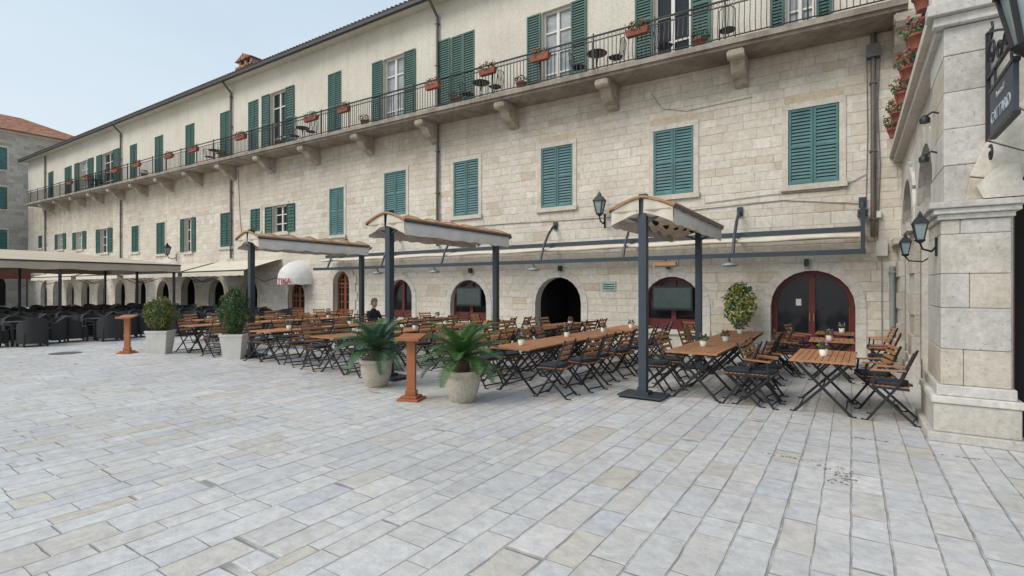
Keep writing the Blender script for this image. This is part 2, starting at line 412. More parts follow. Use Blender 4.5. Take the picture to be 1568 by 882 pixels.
def infill(mb, x0, x1, z0, zt, kind):
    r = (x1 - x0) / 2; xc = (x0 + x1) / 2; zs = zt - r
    if kind == 'open': return
    fm = M_wood if kind == 'wooddoor' else M_red
    yb = WALL + .26
    poly = arch_poly(x0, x1, z0, zt)
    tr = geometry.tessellate_polygon([[Vector((p[0], p[1], 0)) for p in poly]])
    mb.add([(p[0], yb, p[1]) for p in poly], tr, M_glass)
    w = .11; yf = yb - .05
    n = 14
    for i in range(n):
        a0 = math.pi * i / n; a1 = math.pi * (i + 1) / n
        ps = []
        for yy in (yf, yb + .02):
            for rr, a in ((r - w, a0), (r - .002, a0), (r - .002, a1), (r - w, a1)): ps.append((xc + rr * math.cos(a), yy, zs + rr * math.sin(a)))
        mb.hexa(ps, fm)
    mb.b(x0, x0 + w, yf, yb + .02, z0, zs, fm); mb.b(x1 - w, x1, yf, yb + .02, z0, zs, fm)
    mb.b(x0 + w, x1 - w, yf - .006, yb + .02, z0, z0 + .12, fm)
    mb.b(xc - .07, xc + .07, yf - .012, yb + .02, z0 + .12, zs + r - w, fm)
    if kind == 'door':
        mb.b(x0 + w, x1 - w, yf - .004, yb + .01, z0 + .12, z0 + .55, fm)
        for sx in (-1, 1):
            c = xc + sx * (r - w + .07) / 2
            mb.b(c - .22, c + .22, yf - .02, yf, z0 + .2, z0 + .48, M_red)
            mb.tube([(xc + sx * .045, yf - .05, z0 + .85), (xc + sx * .045, yf - .05, z0 + 1.05)], .012, M_rib, 6)
            mb.b(xc + sx * (r - w) - .03, xc + sx * (r - w) + .03, yf - .003, yb, z0 + .55, zs, fm)
        mb.b(xc - .36, xc - .24, yb - .006, yb - .002, 1.25, 1.42, M_wframe)
    elif kind == 'wooddoor':
        mb.b(x0 + w, x1 - w, yf - .004, yb + .01, z0 + .12, z0 + .75, fm)
        for k in range(4): mb.b(x0 + w, x1 - w, yf, yb, z0 + 1.05 + k * .33, z0 + 1.09 + k * .33, fm)
        for sx in (-.5, .5): mb.b(xc + sx * r - .02, xc + sx * r + .02, yf + .003, yb, z0 + .75, zs + r * .6, fm)
        mb.b(x0 + w, x1 - w, yf - .008, yb, zs - .04, zs + .04, fm)
    else:
        mb.b(x0 + w, x1 - w, yf - .004, yb + .01, z0 + .12, z0 + .3, fm)
    if kind == 'tv':
        mb.b(xc - .58, xc + .58, WALL + .02, WALL + .10, zt - .97, zt - .26, M_black)
        mb.b(xc - .53, xc + .53, WALL + .012, WALL + .02, zt - .91, zt - .32, M_screen)
        mb.b(xc - .04, xc + .04, WALL + .10, WALL + .24, zt - .7, zt - .5, M_black)
for i, (x0, x1, z0, zt, k) in enumerate(arches):
    if i == 5: surround(su, x0, x1, z0, zt, .38, WALL, .05, M_trim, 9, True)
    elif i < 5: surround(su, x0, x1, z0, zt, .22, WALL, .02, M_trimw)
    else: surround(su, x0, x1, z0, zt, .2, WALL, .02, M_trim)
    infill(inf, x0, x1, z0, zt, k)
su.obj('arch_surrounds', town); inf.obj('shopfronts', town)

def leaf(mb, x0, x1, z0, z1, y, m, far=False):
    f = .055; t = .04
    mb.b(x0, x0 + f, y - t, y, z0, z1, m); mb.b(x1 - f, x1, y - t, y, z0, z1, m)
    mb.b(x0 + f, x1 - f, y - t + .002, y, z0, z0 + f * 1.3, m); mb.b(x0 + f, x1 - f, y - t + .002, y, z1 - f, z1, m)
    zc = (z0 + z1) / 2; mb.b(x0 + f, x1 - f, y - t + .002, y, zc - f / 2, zc + f / 2, m)
    st = .085 if not far else .12
    for a, b_ in ((z0 + f * 1.3, zc - f / 2), (zc + f / 2, z1 - f)):
        n = max(2, int((b_ - a) / st)); dz = (b_ - a) / n
        for i in range(n):
            z = a + (i + .5) * dz
            mb.hexa([(x0 + f, y - t + .006, z - dz * .5), (x1 - f, y - t + .006, z - dz * .5), (x1 - f, y - .012, z + dz * .15), (x0 + f, y - .012, z + dz * .15),
                     (x0 + f, y - t + .008, z - dz * .36), (x1 - f, y - t + .008, z - dz * .36), (x1 - f, y - .008, z + dz * .3), (x0 + f, y - .008, z + dz * .3)], m)
    mb.add([(x0 + f, y - .004, z0), (x1 - f, y - .004, z0), (x1 - f, y - .004, z1), (x0 + f, y - .004, z1)], [(0, 1, 2, 3)], M_dark)
sh = MB(); fr = MB(); gl = MB()
def window(x0, x1, z0, z1, k, m, frame, lower):
    xc = (x0 + x1) / 2; far = x0 < -22; w = (x1 - x0) / 2
    if k == 'c':
        leaf(sh, x0 + .01, xc - .006, z0 + .01, z1 - .01, WALL + .03, m, far); leaf(sh, xc + .006, x1 - .01, z0 + .01, z1 - .01, WALL + .036, m, far)
    else:
        y = WALL + .2
        cur = M_curtain if random.random() < .55 else M_glass
        gl.add([(x0, y, z0), (x1, y, z0), (x1, y, z1), (x0, y, z1)], [(0, 1, 2, 3)], cur)
        t = .07
        fr.b(x0, x0 + t, y - .06, y + .01, z0, z1, M_wframe); fr.b(x1 - t, x1, y - .06, y + .01, z0, z1, M_wframe)
        fr.b(x0 + t, x1 - t, y - .06, y + .01, z1 - t, z1, M_wframe); fr.b(x0 + t, x1 - t, y - .06, y + .01, z0, z0 + t, M_wframe)
        fr.b(xc - .05, xc + .05, y - .065, y + .01, z0 + t, z1 - t, M_wframe)
        nb = 4 if z1 - z0 > 2.2 else 3
        for i in range(1, nb):
            z = z0 + (z1 - z0) * i / nb; fr.b(x0 + t, x1 - t, y - .05, y + .008, z - .025, z + .025, M_wframe)
        leaf(sh, x0 - w - .03, x0 - .03, z0 + .01, z1 - .01, WALL - .02, m, far)
        if k == 'o': leaf(sh, x1 + .03, x1 + w + .03, z0 + .01, z1 - .01, WALL - .02, m, far)
        else: leaf(sh, xc + .004, x1 - .01, z0 + .01, z1 - .01, WALL + .03, m, far); leaf(sh, x0 + .01, xc - .004, z0 + .01, z1 - .01, WALL + .035, m, far)
    if lower:
        s = .14; p = WALL - .025
        fr.b(x0 - s, x0 - .002, p, WALL + .01, z0, z1, frame); fr.b(x1 + .002, x1 + s, p, WALL + .01, z0, z1, frame)
        fr.b(x0 - s, x1 + s, p - .003, WALL + .01, z1 + .002, z1 + s * 1.1, frame)
        fr.b(x0 - s - .03, x1 + s + .03, p - .06, WALL + .01, z0 - s, z0 - .002, frame)
        if x0 > -12:
            n = 5
            for i in range(n):
                a = x0 - .1 + (x1 - x0 + .2) * i / n; b_ = x0 - .1 + (x1 - x0 + .2) * (i + 1) / n
                fr.b(a + .004, b_ - .004, WALL - .004, WALL + .01, z1 + .17, z1 + .36, M_lintel)
for w in W1w: window(*w, M_teal if w[0] > -20 else M_green, M_trim, True)
for w in W2w: window(*w, M_green, M_plaster, False)
sh.obj('shutters', town); fr.obj('window_frames', town); gl.obj('window_panes', town)

# balcony
bal = MB(); BY = 13.72
def slabpiece(x0, x1, y0, dz0, dz1, m):
    z0, z1 = zslab(x0), zslab(x1)
    bal.hexa([(x0, y0, z0 + dz0), (x1, y0, z1 + dz0), (x1, WALL - .002, z1 + dz0), (x0, WALL - .002, z0 + dz0),
              (x0, y0, z0 + dz1), (x1, y0, z1 + dz1), (x1, WALL - .002, z1 + dz1), (x0, WALL - .002, z0 + dz1)], m)
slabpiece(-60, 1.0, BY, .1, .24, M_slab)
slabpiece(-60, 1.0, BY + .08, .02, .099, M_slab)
cor = [-2.45 - 3.63 * i for i in range(16)]
for xc in cor + [1.0]:
    z = zslab(xc) + .019; big = 1.25 if xc == 1.0 else 1
    w = .17 * big
    pr = [(WALL, 0), (13.86, 0), (13.80, -.07), (13.82, -.17), (13.93, -.25), (14.05, -.24), (14.14, -.30), (14.24, -.45), (14.38, -.55), (14.56, -.58), (14.66, -.66), (WALL, -.72)]
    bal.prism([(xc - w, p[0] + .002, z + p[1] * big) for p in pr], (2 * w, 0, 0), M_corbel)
    bal.tube([(xc - w - .03, 13.93, z - .13), (xc + w + .03, 13.93, z - .13)], .115, M_corbel, 12)
bal.obj('balcony_slab', town)
rl = MB(); RY = BY + .08
def zr(x): return zslab(x) + .24
def rail(x0, x1, dz, w, h):
    rl.bar((x0, RY, zr(x0) + dz), (x1, RY, zr(x1) + dz), w, h, M_iron)
rail(-59.9, .95, 1.02, .05, .035); rail(-59.9, .95, .88, .025, .025); rail(-59.9, .95, .08, .03, .025)
x = .9
while x > -59.8:
    z = zr(x)
    if x > -40:
        rl.tube([(x, RY, z + .06), (x, RY - .05, z + .2), (x, RY - .07, z + .36), (x, RY - .02, z + .6), (x, RY, z + .88)] if x > -5.5 else [(x, RY, z + .06), (x, RY, z + .88)], .012, M_iron, 4)
        if x > -26:
            pts = [(x - .065 + .05 * math.cos(t), RY, z + .95 + .055 * math.sin(t)) for t in [k * math.pi / 4 for k in range(9)]]
            rl.tube(pts, .007, M_iron, 3)
    else: rl.tube([(x, RY, z + .06), (x, RY, z + .9)], .014, M_iron, 3)
    x -= .125 if x > -26 else .16
x = .95
while x > -60:
    rl.bar((x, RY, zr(x)), (x, RY, zr(x) + 1.1), .035, .035, M_iron); x -= 3.63 / 2
rl.obj('balcony_railing', town)

# roof, gutter, pipes
rf = MB()
def slope(y0, y1, za, zb, th, m, x0=XL - .4, x1=XR):
    a = zroof(x0); c = zroof(x1)
    rf.hexa([(x0, y0, a + za), (x1, y0, c + za), (x1, y1, c + zb), (x0, y1, a + zb), (x0, y0, a + za + th), (x1, y0, c + za + th), (x1, y1, c + zb + th), (x0, y1, a + zb + th)], m)
slope(14.25, 21, .02, 2.4, .1, M_tile)
slope(14.32, WALL + .02, -.06, .0, .05, M_plaster)
rf.bar((XL - .3, 14.2, zroof(XL)), (XR, 14.2, zroof(XR)), .13, .13, M_gutter)
x = XL - .3
while x < XR:
    z = zroof(x) + .11
    rf.tube([(x, 14.16, z), (x, 14.6, z + .15)], .075, M_tiled, 6); x += .24
def pipe(x, z0, z1, m=M_pipe, r=.055):
    rf.tube([(x, WALL - .09, z0), (x, WALL - .09, z1)], r, m, 8)
    z = z0 + .4
    while z < z1: rf.b(x - .075, x + .075, WALL - .16, WALL, z, z + .035, m); z += 1.6
for u in (672, 356, 187):
    x = fx(u); zt = zroof(x)
    pipe(x, zslab(x) + .24, zt - .5); pipe(x, 3.3, zslab(x) + .02)
    rf.tube([(x, WALL - .09, zt - .5), (x, 14.35, zt - .15), (x, 14.22, zt)], .055, M_pipe, 8)
x = fx(71); pipe(x, .2, zroof(x) - .1)
pipe(fx(1337), 2.9, zslab(0) + .02, M_pipe, .06); pipe(fx(1366), .05, 2.2, M_pipel, .06)
rf.b(fx(1337) - .13, fx(1337) + .13, WALL - .22, WALL - .01, 7.1, 7.4, M_pipe)
rf.obj('roof_and_gutters', town)
ch = MB()
def chimney(x, y, z0, z1, w):
    ch.b(x - w, x + w, y - .5, y + .5, z0, z1 - .75, M_corbel)
    ch.b(x - w - .12, x + w + .12, y - .62, y + .62, z1 - .74, z1 - .62, M_tile)
    for sx in (-w * .8, 0, w * .8): ch.b(x + sx - .1, x + sx + .1, y - .5, y + .5, z1 - .62, z1 - .3, M_corbel)
    ch.b(x - w * .72, x - .12, y - .4, y + .4, z1 - .615, z1 - .31, M_dark); ch.b(x + .12, x + w * .72, y - .4, y + .4, z1 - .615, z1 - .31, M_dark)
    ch.prism([(x - w - .15, y - .65, z1 - .3), (x + w + .15, y - .65, z1 - .3), (x, y - .65, z1 + .05)], (0, 1.3, 0), M_tile)
chimney(fx(388, 17), 17, 12.6, 15.5, .75); chimney(fx(177, 17), 17, 13, 14.9, .9)
ch.obj('chimneys', town)
d = MB()
d.b(fx(922), fx(943), WALL - .03, WALL - .002, fz(931, 445), fz(931, 431), M_plaque)
for k in range(3): d.b(fx(924), fx(941), WALL - .033, WALL - .03, fz(931, 443) + .07 * k, fz(931, 443) + .03 + .07 * k, M_gutter)
d.b(fx(1350) - .11, fx(1350) + .11, WALL - .12, WALL - .002, 2.45, 2.8, M_wframe)
d.b(fx(1342) - .09, fx(1342) + .09, WALL - .1, WALL - .002, 3.35, 3.5, M_wframe)
d.tube([(fx(1327), WALL - .02, 7.2), (fx(1327) + .02, WALL - .02, 5.4), (fx(1326), WALL - .02, 3.7), (-1.5, WALL - .02, 3.95), (-5, WALL - .02, 3.85), (-11, WALL - .02, 3.95), (-17, WALL - .02, 3.85)], .01, M_pipe, 4)
d.tube([(fx(1326), WALL - .02, 4.4), (-.3, WALL - .02, 4.1), (-1.8, WALL - .02, 4.12), (-3.4, WALL - .02, 4.05)], .008, M_pipe, 4)
d.tube([(fx(1350), WALL - .02, 2.4), (fx(1350), WALL - .02, .3)], .012, M_pipel, 4)
d.tube([(fx(365), WALL - .02, 8), (fx(368), WALL - .02, 5.6), (fx(372), WALL - .02, 4.0)], .012, M_pipe, 4)
d.tube([(-4.9, WALL - .02, 7.4), (-4.6, WALL - .02, 6.9), (-3.9, WALL - .02, 6.7), (-2.2, WALL - .02, 6.75)], .007, M_pipe, 4)
d.tube([(.55, WALL - .02, 7.2), (.5, WALL - .02, 6.0), (.55, WALL - .02, 4.6), (.5, WALL - .02, 2.9)], .009, M_pipe, 4)
d.obj('conduits_and_plaque', town)

# ------------------------------------------------------------------ facade retractable awning
aw = MB(); X0, X1 = .25, -19.5
aw.b(X1, X0, 14.36, 14.5, 3.02, 3.14, M_slate)
aw.b(X1, X0, 13.74, 13.84, 2.46, 2.57, M_slate)
n = 7
for k in range(n):
    yy = 14.34 - k * .045; zz = 2.95 - .012 * k
    pts = [(X1 + .1 + (X0 - X1 - .2) * i / 60, yy + .012 * math.sin(i * 1.9 + k), zz + .015 * math.sin(i * .8 + k * 2)) for i in range(61)]
    aw.tube(pts, .04, M_cream, 5)
for xx in (0.2, -2.5, -5.4, -8.1, -12.2, -15.3, -18.6):
    aw.tube([(xx, WALL - .03, 3.75), (xx, 14.62, 3.7), (xx, 14.3, 3.42), (xx, 14.0, 3.02), (xx, 13.8, 2.55)], .04, M_slate, 6)
    aw.b(xx - .07, xx + .07, WALL - .06, WALL - .002, 3.62, 3.86, M_slate)
    aw.bar((xx, 14.4, 3.0), (xx, 14.78, 3.0), .05, .05, M_slate)
    aw.bar((xx, 13.8, 2.5), (xx, 14.78, 2.62), .05, .05, M_slate)
aw.bar((.2, 13.8, 2.5), (.2, 13.8, 3.5), .08, .08, M_slate); aw.b(.1, .3, 13.9, WALL - .01, 3.4, 3.46, M_slate)
aw.obj('retractable_wall_awning')
for xx in (-2.6, -8.4, -12.6, -15.6):
    ht = MB()
    ht.lathe((xx, 13.9, 2.22), [(.02, .2), (.04, .14), (.2, .08), (.21, .05), (.12, .02)], M_pipel, 14)
    ht.tube([(xx, 13.9, 2.42), (xx, 13.8, 2.5)], .015, M_black, 5)
    ht.obj('hanging_heat_lamp')
ht = MB()
ht.b(-4.5, -3.9, 13.7, 13.8, 2.3, 2.4, M_rib); ht.b(-4.54, -3.86, 13.8, 13.88, 2.27, 2.43, M_pipel); ht.bar((-4.2, 13.85, 2.42), (-4.2, 13.82, 2.5), .03, .03, M_black)
ht.obj('radiant_bar_heater')
for k, xx in enumerate((-.95, -4.4, -7.9, -11.6)):
    q = MB()
    q.b(xx - .05, xx + .05, WALL - .16, WALL - .03, 2.25, 2.42, M_black); q.b(xx - .02, xx + .02, WALL - .03, WALL - .002, 2.3, 2.38, M_pipe)
    q.obj('wall_speaker')

# dome awning with lettering
tk = MB(); xc = fx(441, 14.2); R = 1.0; rings = 7; seg = 12
vs = []
for i in range(rings):
    ph = math.pi / 2 * i / (rings - 1)
    for j in range(seg + 1):
        th = math.pi * j / seg
        vs.append((xc + R * math.cos(ph) * math.cos(th) * 1.0, WALL - R * math.cos(ph) * math.sin(th) * .95, 2.15 + .85 * math.sin(ph)))
tk.add(vs, [(i * (seg + 1) + j, i * (seg + 1) + j + 1, (i + 1) * (seg + 1) + j + 1, (i + 1) * (seg + 1) + j) for i in range(rings - 1) for j in range(seg)], M_white, True)
vs = []
for j in range(seg + 1):
    th = math.pi * j / seg
    for z in (2.15, 1.85 + .03 * (j % 2)): vs.append((xc + R * math.cos(th), WALL - R * math.sin(th) * .95, z))
tk.add(vs, [(2 * j, 2 * j + 1, 2 * j + 3, 2 * j + 2) for j in range(seg)], M_white)
tobj = tk.obj('dome_awning')
def text(s, name, loc, rot, size, m, parent, off=.001):
    c = bpy.data.curves.new(name, 'FONT'); c.body = s; c.size = size; c.extrude = .004; c.offset = off; c.align_x = 'CENTER'; c.align_y = 'CENTER'
    c.materials.append(m); o = bpy.data.objects.new(name, c); sc.collection.objects.link(o); o.location = loc; o.rotation_euler = rot
    if parent: o.parent = parent
    return o
text('TIKA', 'lettering', (xc + .28, WALL - .985, 2.0), (math.radians(90), 0, .25), .36, M_flower, tobj, .008)

# ------------------------------------------------------------------ lanterns
def lantern_mesh(mb, c, h):
    x, y, z = c; r = h * .3
    rot = math.pi / 4
    mb.lathe((x, y, z), [(r * .45, 0), (r * .9, h * .55)], M_lamp, 4, rot, False)
    for k in range(4):
        a = rot + k * math.pi / 2
        mb.tube([(x + r * .47 * math.cos(a), y + r * .47 * math.sin(a), z), (x + r * .93 * math.cos(a), y + r * .93 * math.sin(a), z + h * .55)], h * .028, M_iron, 4)
    mb.lathe((x, y, z), [(r * 1.1, h * .55), (r * 1.1, h * .59), (r * .55, h * .78), (r * .35, h * .8), (r * .3, h * .88), (r * .05, h)], M_iron, 4, rot, False)
    mb.lathe((x, y, z), [(r * .1, -h * .12), (r * .5, -.01), (r * .55, .004)], M_iron, 8)
def wall_lantern(c, wallpt, h):
    mb = MB(); lantern_mesh(mb, c, h)
    c = Vector(c); w = Vector(wallpt); dv = (w - c)
    a = c + Vector((0, 0, -.1 * h))
    mb.tube([a, a + Vector((0, 0, -.2 * h)) + dv * .15, w + Vector((0, 0, -.35 * h)) - dv * .3, w + Vector((0, 0, -.15 * h))], h * .035, M_iron, 6)
    mb.tube([w + Vector((0, 0, -.5 * h)), w + Vector((0, 0, .15 * h))], h * .05, M_iron, 6)
    mb.obj('wall_lantern')
x = fx(919, 14.45); wall_lantern((x, 14.4, 3.95), (x, WALL, 3.9), .68)
x = fx(259, 14.4); wall_lantern((x, 14.3, 3.75), (x, WALL, 3.7), .7)
wall_lantern((.66, 7.62, 2.26), (.82, 7.72, 2.24), .34)
wall_lantern((.66, 9.6, 2.2), (.95, 9.6, 2.2), .32)
for yy, zz in ((7.9, 3.75), (8.0, 3.3)):
    q = MB(); q.tube([(.95, yy, zz), (.8, yy, zz + .06), (.74, yy, zz + .02)], .012, M_iron, 5); q.lathe((.73, yy, zz - .06), [(.05, 0), (.055, .05), (.02, .09)], M_iron, 10); q.obj('wall_spotlight')

# ------------------------------------------------------------------ right arcaded building
arc = empty('arcaded_stone_house')
r_ = MB(); TZ = 4.72; PX = 1.41
fo = [(.86, -.1), (9, -.1), (9, TZ), (.86, TZ)]
wall_with_holes(r_, fo, [arch_poly(PX + .03, 3.9, .02, 3.75, 20)], 7.55, .6, M_blk[0], M_trim)
r_.obj('front_wall', arc)
sd = MB()
hol = [arch_poly(8.75, 10.9, .02, 3.85, 16), arch_poly(11.75, 13.9, .02, 3.85, 16)]
polys = [[Vector((p[0], p[1], 0)) for p in [(7.55, -.1), (WALL, -.1), (WALL, TZ), (7.55, TZ)]]] + [[Vector((p[0], p[1], 0)) for p in h] for h in hol]
flat = [p for q in polys for p in q]
sd.add([(.95, p.x, p.y) for p in flat], [t[::-1] for t in geometry.tessellate_polygon(polys)], M_wall_y)
for h in hol:
    n = len(h); sd.add([(.95, p[0], p[1]) for p in h] + [(1.5, p[0], p[1]) for p in h], [(i, (i + 1) % n, n + (i + 1) % n, n + i) for i in range(n)], M_trimw)
def blk(): return random.choice(M_blk)
for yc in (9.825, 12.825):
    r = 1.075; zs = 3.85 - r
    for i in range(11):
        a0 = math.pi * i / 11 + .004; a1 = math.pi * (i + 1) / 11 - .004; ro = r + (.34 if i % 2 == 0 else .26)
        ps = []
        for xx in (.90, .98):
            for rr, a in ((r, a0), (ro, a0), (ro, a1), (r, a1)): ps.append((xx, yc + rr * math.cos(a), zs + rr * math.sin(a)))
        sd.hexa(ps, random.choice((M_blk[3], M_blk[0], M_trimw)))
for ya, yb in ((10.9, 11.75), (13.9, WALL - .01)):
    z = .55; k = 0
    while z < 2.6:
        sd.b(.84 + .03 * (k % 2), .948, ya - .02, yb + .005, z, z + .345, blk()); z += .35; k += 1
    sd.b(.76, .947, ya - .08, min(yb + .08, WALL - .012), 0, .42, blk()); sd.b(.8, .946, ya - .05, min(yb + .05, WALL - .012), .42, .548, M_trim)
    sd.b(.76, .946, ya - .07, min(yb + .07, WALL - .012), 2.66, 2.80, M_trim)
sd.b(.80, .949, 7.6, WALL - .01, TZ - .12, TZ, M_trimw); sd.b(.72, .95, 7.5, WALL - .01, TZ + .002, TZ + .12, M_trim)
sd.obj('side_arcade', arc)
cp = MB()
z = .62; k = 0
while z < 2.44:
    h = [.40, .46, .38, .44][k % 4]; h = min(h, 2.46 - z)
    if 2.46 - z - h < .12: h = 2.46 - z
    e = random.uniform(-.003, .003)
    if k % 2: cp.b(.83 + e, PX + e, 7.46 + e, 8.6, z, z + h - .003, blk())
    else:
        s_ = 1.04 + random.uniform(-.05, .12); cp.b(.83 + e, s_ - .0015, 7.46 + e, 8.6, z, z + h - .003, blk()); cp.b(s_ + .0015, PX - e, 7.462 - e, 8.6, z, z + h - .003, blk())
    z += h; k += 1
cp.b(.70, PX + .11, 7.33, 8.72, 0, .10, M_blk[1]); cp.b(.76, PX + .07, 7.39, 8.66, .102, .42, M_blk[0])
cp.b(.74, PX + .09, 7.37, 8.68, .422, .50, M_trimw); cp.b(.79, PX + .04, 7.42, 8.63, .502, .618, M_blk[3])
cp.b(.80, PX + .03, 7.43, 8.62, 2.462, 2.52, M_trimw); cp.b(.76, PX + .07, 7.38, 8.66, 2.522, 2.58, M_trimw); cp.b(.72, PX + .1, 7.34, 8.7, 2.582, 2.65, M_blk[1])
z = 2.66
while z < TZ - .15:
    h = min(.41, TZ - .105 - z); e = random.uniform(-.004, .004)
    cp.b(.86 + e, PX - .12 + .14 * (k % 2), 7.48 + e, 7.56, z, z + h - .004, blk())
    cp.b(.86 + e, .96, 7.5601, 8.5 + .16 * (k % 2), z, z + h - .004, blk()); z += h; k += 1
cp.b(.76, 9, 7.40, 7.549, TZ - .1, TZ, M_trimw); cp.b(.70, 9, 7.33, 7.55, TZ + .003, TZ + .13, M_blk[1])
r = 1.23; xc = PX + .03 + 1.23; zs = 3.75 - r
for i in range(13):
    a0 = math.pi * i / 13 + .004; a1 = math.pi * (i + 1) / 13 - .004; ps = []
    for yy in (7.42, 7.57):
        for rr, a in ((r, a0), (r + .42, a0), (r + .42, a1), (r, a1)): ps.append((xc + rr * math.cos(a), yy, zs + rr * math.sin(a)))
    cp.hexa(ps, random.choice((M_trim, M_blk[0], M_blk[2])))
o_ = PX - 1.5
cp.prism([(1.26 + o_, 7.34, 2.66), (1.60 + o_, 7.34, 2.66), (1.66 + o_, 7.34, 2.74), (1.56 + o_, 7.34, 2.82), (1.54 + o_, 7.34, 3.0), (1.38 + o_, 7.34, 3.0), (1.20 + o_, 7.34, 2.8)], (0, .2, 0), M_trim)
cp.obj('corner_pier', arc, bevel=.010)
it = MB()
it.b(1.52, 9, 8.75, 8.9, 0, TZ - .01, M_dark); it.b(2.6, 2.8, 8.9, WALL - .02, 0, TZ - .01, M_dark)
it.b(PX + .03, PX + .1, 7.85, 7.95, .0, 3.0, M_red); it.b(PX + .1, 3.8, 7.98, 8.02, 0, 3.6, M_dark)
it.b(.96, 9, 7.6, WALL - .003, TZ - .008, TZ + .05, M_slab)
it.obj('interior', arc)
tr_ = MB()
x = 1.0
while x < 5:
    tr_.lathe((x, 7.45, TZ + .13), [(.07, 0), (.07, .05), (.035, .1), (.075, .25), (.04, .45), (.035, .55), (.065, .6), (.065, .66)], M_trimw, 10); x += .24
tr_.b(.75, 5, 7.36, 7.54, TZ + .79, TZ + .91, M_trimw)
tr_.b(.74, .98, 7.35, 7.62, TZ + .131, TZ + .95, M_trimw)
tr_.bar((.86, 7.6, TZ + .95), (.86, WALL, TZ + .95), .03, .03, M_iron); tr_.bar((.86, 7.6, TZ + .2), (.86, WALL, TZ + .2), .02, .02, M_iron)
y = 7.75
while y < WALL: tr_.bar((.86, y, TZ + .13), (.86, y, TZ + .95), .015, .015, M_iron); y += .14
tr_.obj('terrace_railing', arc)

def leaves(mb, c, rad, n, size, mats, core=True, lump=.25, taper=0):
    c = Vector(c)
    if core: mb.lathe(c, [(.02, -rad[2] * .8), (rad[0] * .5, -rad[2] * .5), (rad[0] * .6, 0), (rad[0] * .4, rad[2] * .5), (.02, rad[2] * .78)], M_leafd, 8)
    for i in range(n):
        while True:
            p = Vector((random.uniform(-1, 1), random.uniform(-1, 1), random.uniform(-1, 1)))
            if .25 < p.length < 1: break
        p = p.normalized() * (p.length ** .45)
        k = 1 + lump * mnoise.noise(p * 2.3 + c)
        if taper: k *= 1 - taper * max(0, p.z)
        q = c + Vector((p.x * rad[0] * k, p.y * rad[1] * k, p.z * rad[2] * (1 + lump * .4 * mnoise.noise(p * 3 + c))))
        d = Vector((random.gauss(0, 1), random.gauss(0, 1), random.gauss(.3, 1))).normalized(); e = d.cross(Vector((random.gauss(0, 1), random.gauss(0, 1), random.gauss(0, 1)))).normalized()
        s = size * random.uniform(.6, 1.3)
        mm = mats[0] if mnoise.noise(p * 3.1 + c * 2) + random.uniform(-.35, .35) > 0 else mats[1]
        mb.add([q - d * s, q + e * s * .45, q + d * s, q - e * s * .45], [(0, 1, 2, 3)], mm)

def flower_pot(mb, x, y, z, r=.13, h=.22, fl=True, leafn=60, mat=M_terra):
    mb.lathe((x, y, z), [(r * .7, 0), (r, h * .85), (r * 1.1, h * .86), (r * 1.1, h), (r * .85, h - .02)], mat, 12)
    leaves(mb, (x, y, z + h + .08), (r * 1.5, r * 1.5, .15), leafn, .04, (M_leaf, M_leafd), core=False)
    if fl:
        for i in range(12):
            a = random.uniform(0, 6.28); rr = random.uniform(0, r * 1.5)
            q = Vector((x + rr * math.cos(a), y + rr * math.sin(a), z + h + random.uniform(.05, .25)))
            mb.lathe(q, [(.005, -.02), (.022, 0), (.005, .02)], M_flower, 5)
y = 8.3; k = 0
while y < 14.6:
    q = MB(); zz = TZ + (.25 if k % 2 else .5); flower_pot(q, .76, y, zz, .115, .19, True, 90)
    q.bar((.74, y, zz + .12), (.86, y, zz + .12), .2, .02, M_iron); q.obj('terracotta_flower_pot'); y += .62; k += 1
def flowerbox(x, w=.7):
    q = MB(); z = zr(x) + .66
    q.hexa([(x - w / 2 + .03, RY - .19, z), (x + w / 2 - .03, RY - .19, z), (x + w / 2 - .03, RY - .04, z), (x - w / 2 + .03, RY - .04, z),
            (x - w / 2, RY - .22, z + .17), (x + w / 2, RY - .22, z + .17), (x + w / 2, RY - .03, z + .17), (x - w / 2, RY - .03, z + .17)], M_terra)
    leaves(q, (x, RY - .13, z + .23), (w * .52, .16, .15), 170, .04, (M_leaf, M_leafd), core=False)
    for i in range(24):
        a = Vector((x + random.uniform(-w, w) * .5, RY - .13 + random.uniform(-.15, .15), z + random.uniform(.18, .4)))
        q.lathe(a, [(.006, -.02), (.026, 0), (.006, .02)], M_flower, 5)
    q.obj('balcony_flower_box')
for u in (978, 830, 750, 666, 530, 480, 372, 300, 262, 213, 180, 135, 110): flowerbox(fx(u, RY), .65 if u > 500 else .9)
for u in (1072, 800, 700, 560, 430, 342, 222):
    q = MB(); xx = fx(u, RY + .3); flower_pot(q, xx, RY + .25, zr(xx) + .004, .17, .28, u % 3 == 0, 160); q.obj('balcony_pot_plant')
def bistro_round(x, y, z, name):
    q = MB(); q.lathe((x, y, z), [(.3, .70), (.31, .715), (.3, .73)], M_iron, 18)
    for k in range(3):
        a = k * 2.094; q.tube([(x + .05 * math.cos(a), y + .05 * math.sin(a), z + .7), (x, y, z + .35), (x + .24 * math.cos(a + 3.14), y + .24 * math.sin(a + 3.14), z)], .012, M_iron, 5)
    q.obj(name)
def wirechair(x, y, z, rz):
    q = MB()
    for sx in (-.19, .19):
        q.tube([(sx, -.2, 0), (sx, -.18, .44), (sx, .18, .44), (sx, .22, 0)], .012, M_iron, 5); q.tube([(sx, .18, .44), (sx, .25, .85)], .012, M_iron, 5)
    q.tube([(-.19, .25, .85), (-.1, .27, .93), (.1, .27, .93), (.19, .25, .85)], .012, M_iron, 5)
    for k in range(5): q.tube([(-.12 + .06 * k, .19, .46), (-.12 + .06 * k, .26, .9)], .007, M_iron, 4)
    q.lathe((0, 0, .44), [(.2, 0), (.21, .01), (.2, .02)], M_iron, 14)
    q.obj('iron_balcony_chair', None, (x, y, z), rz)
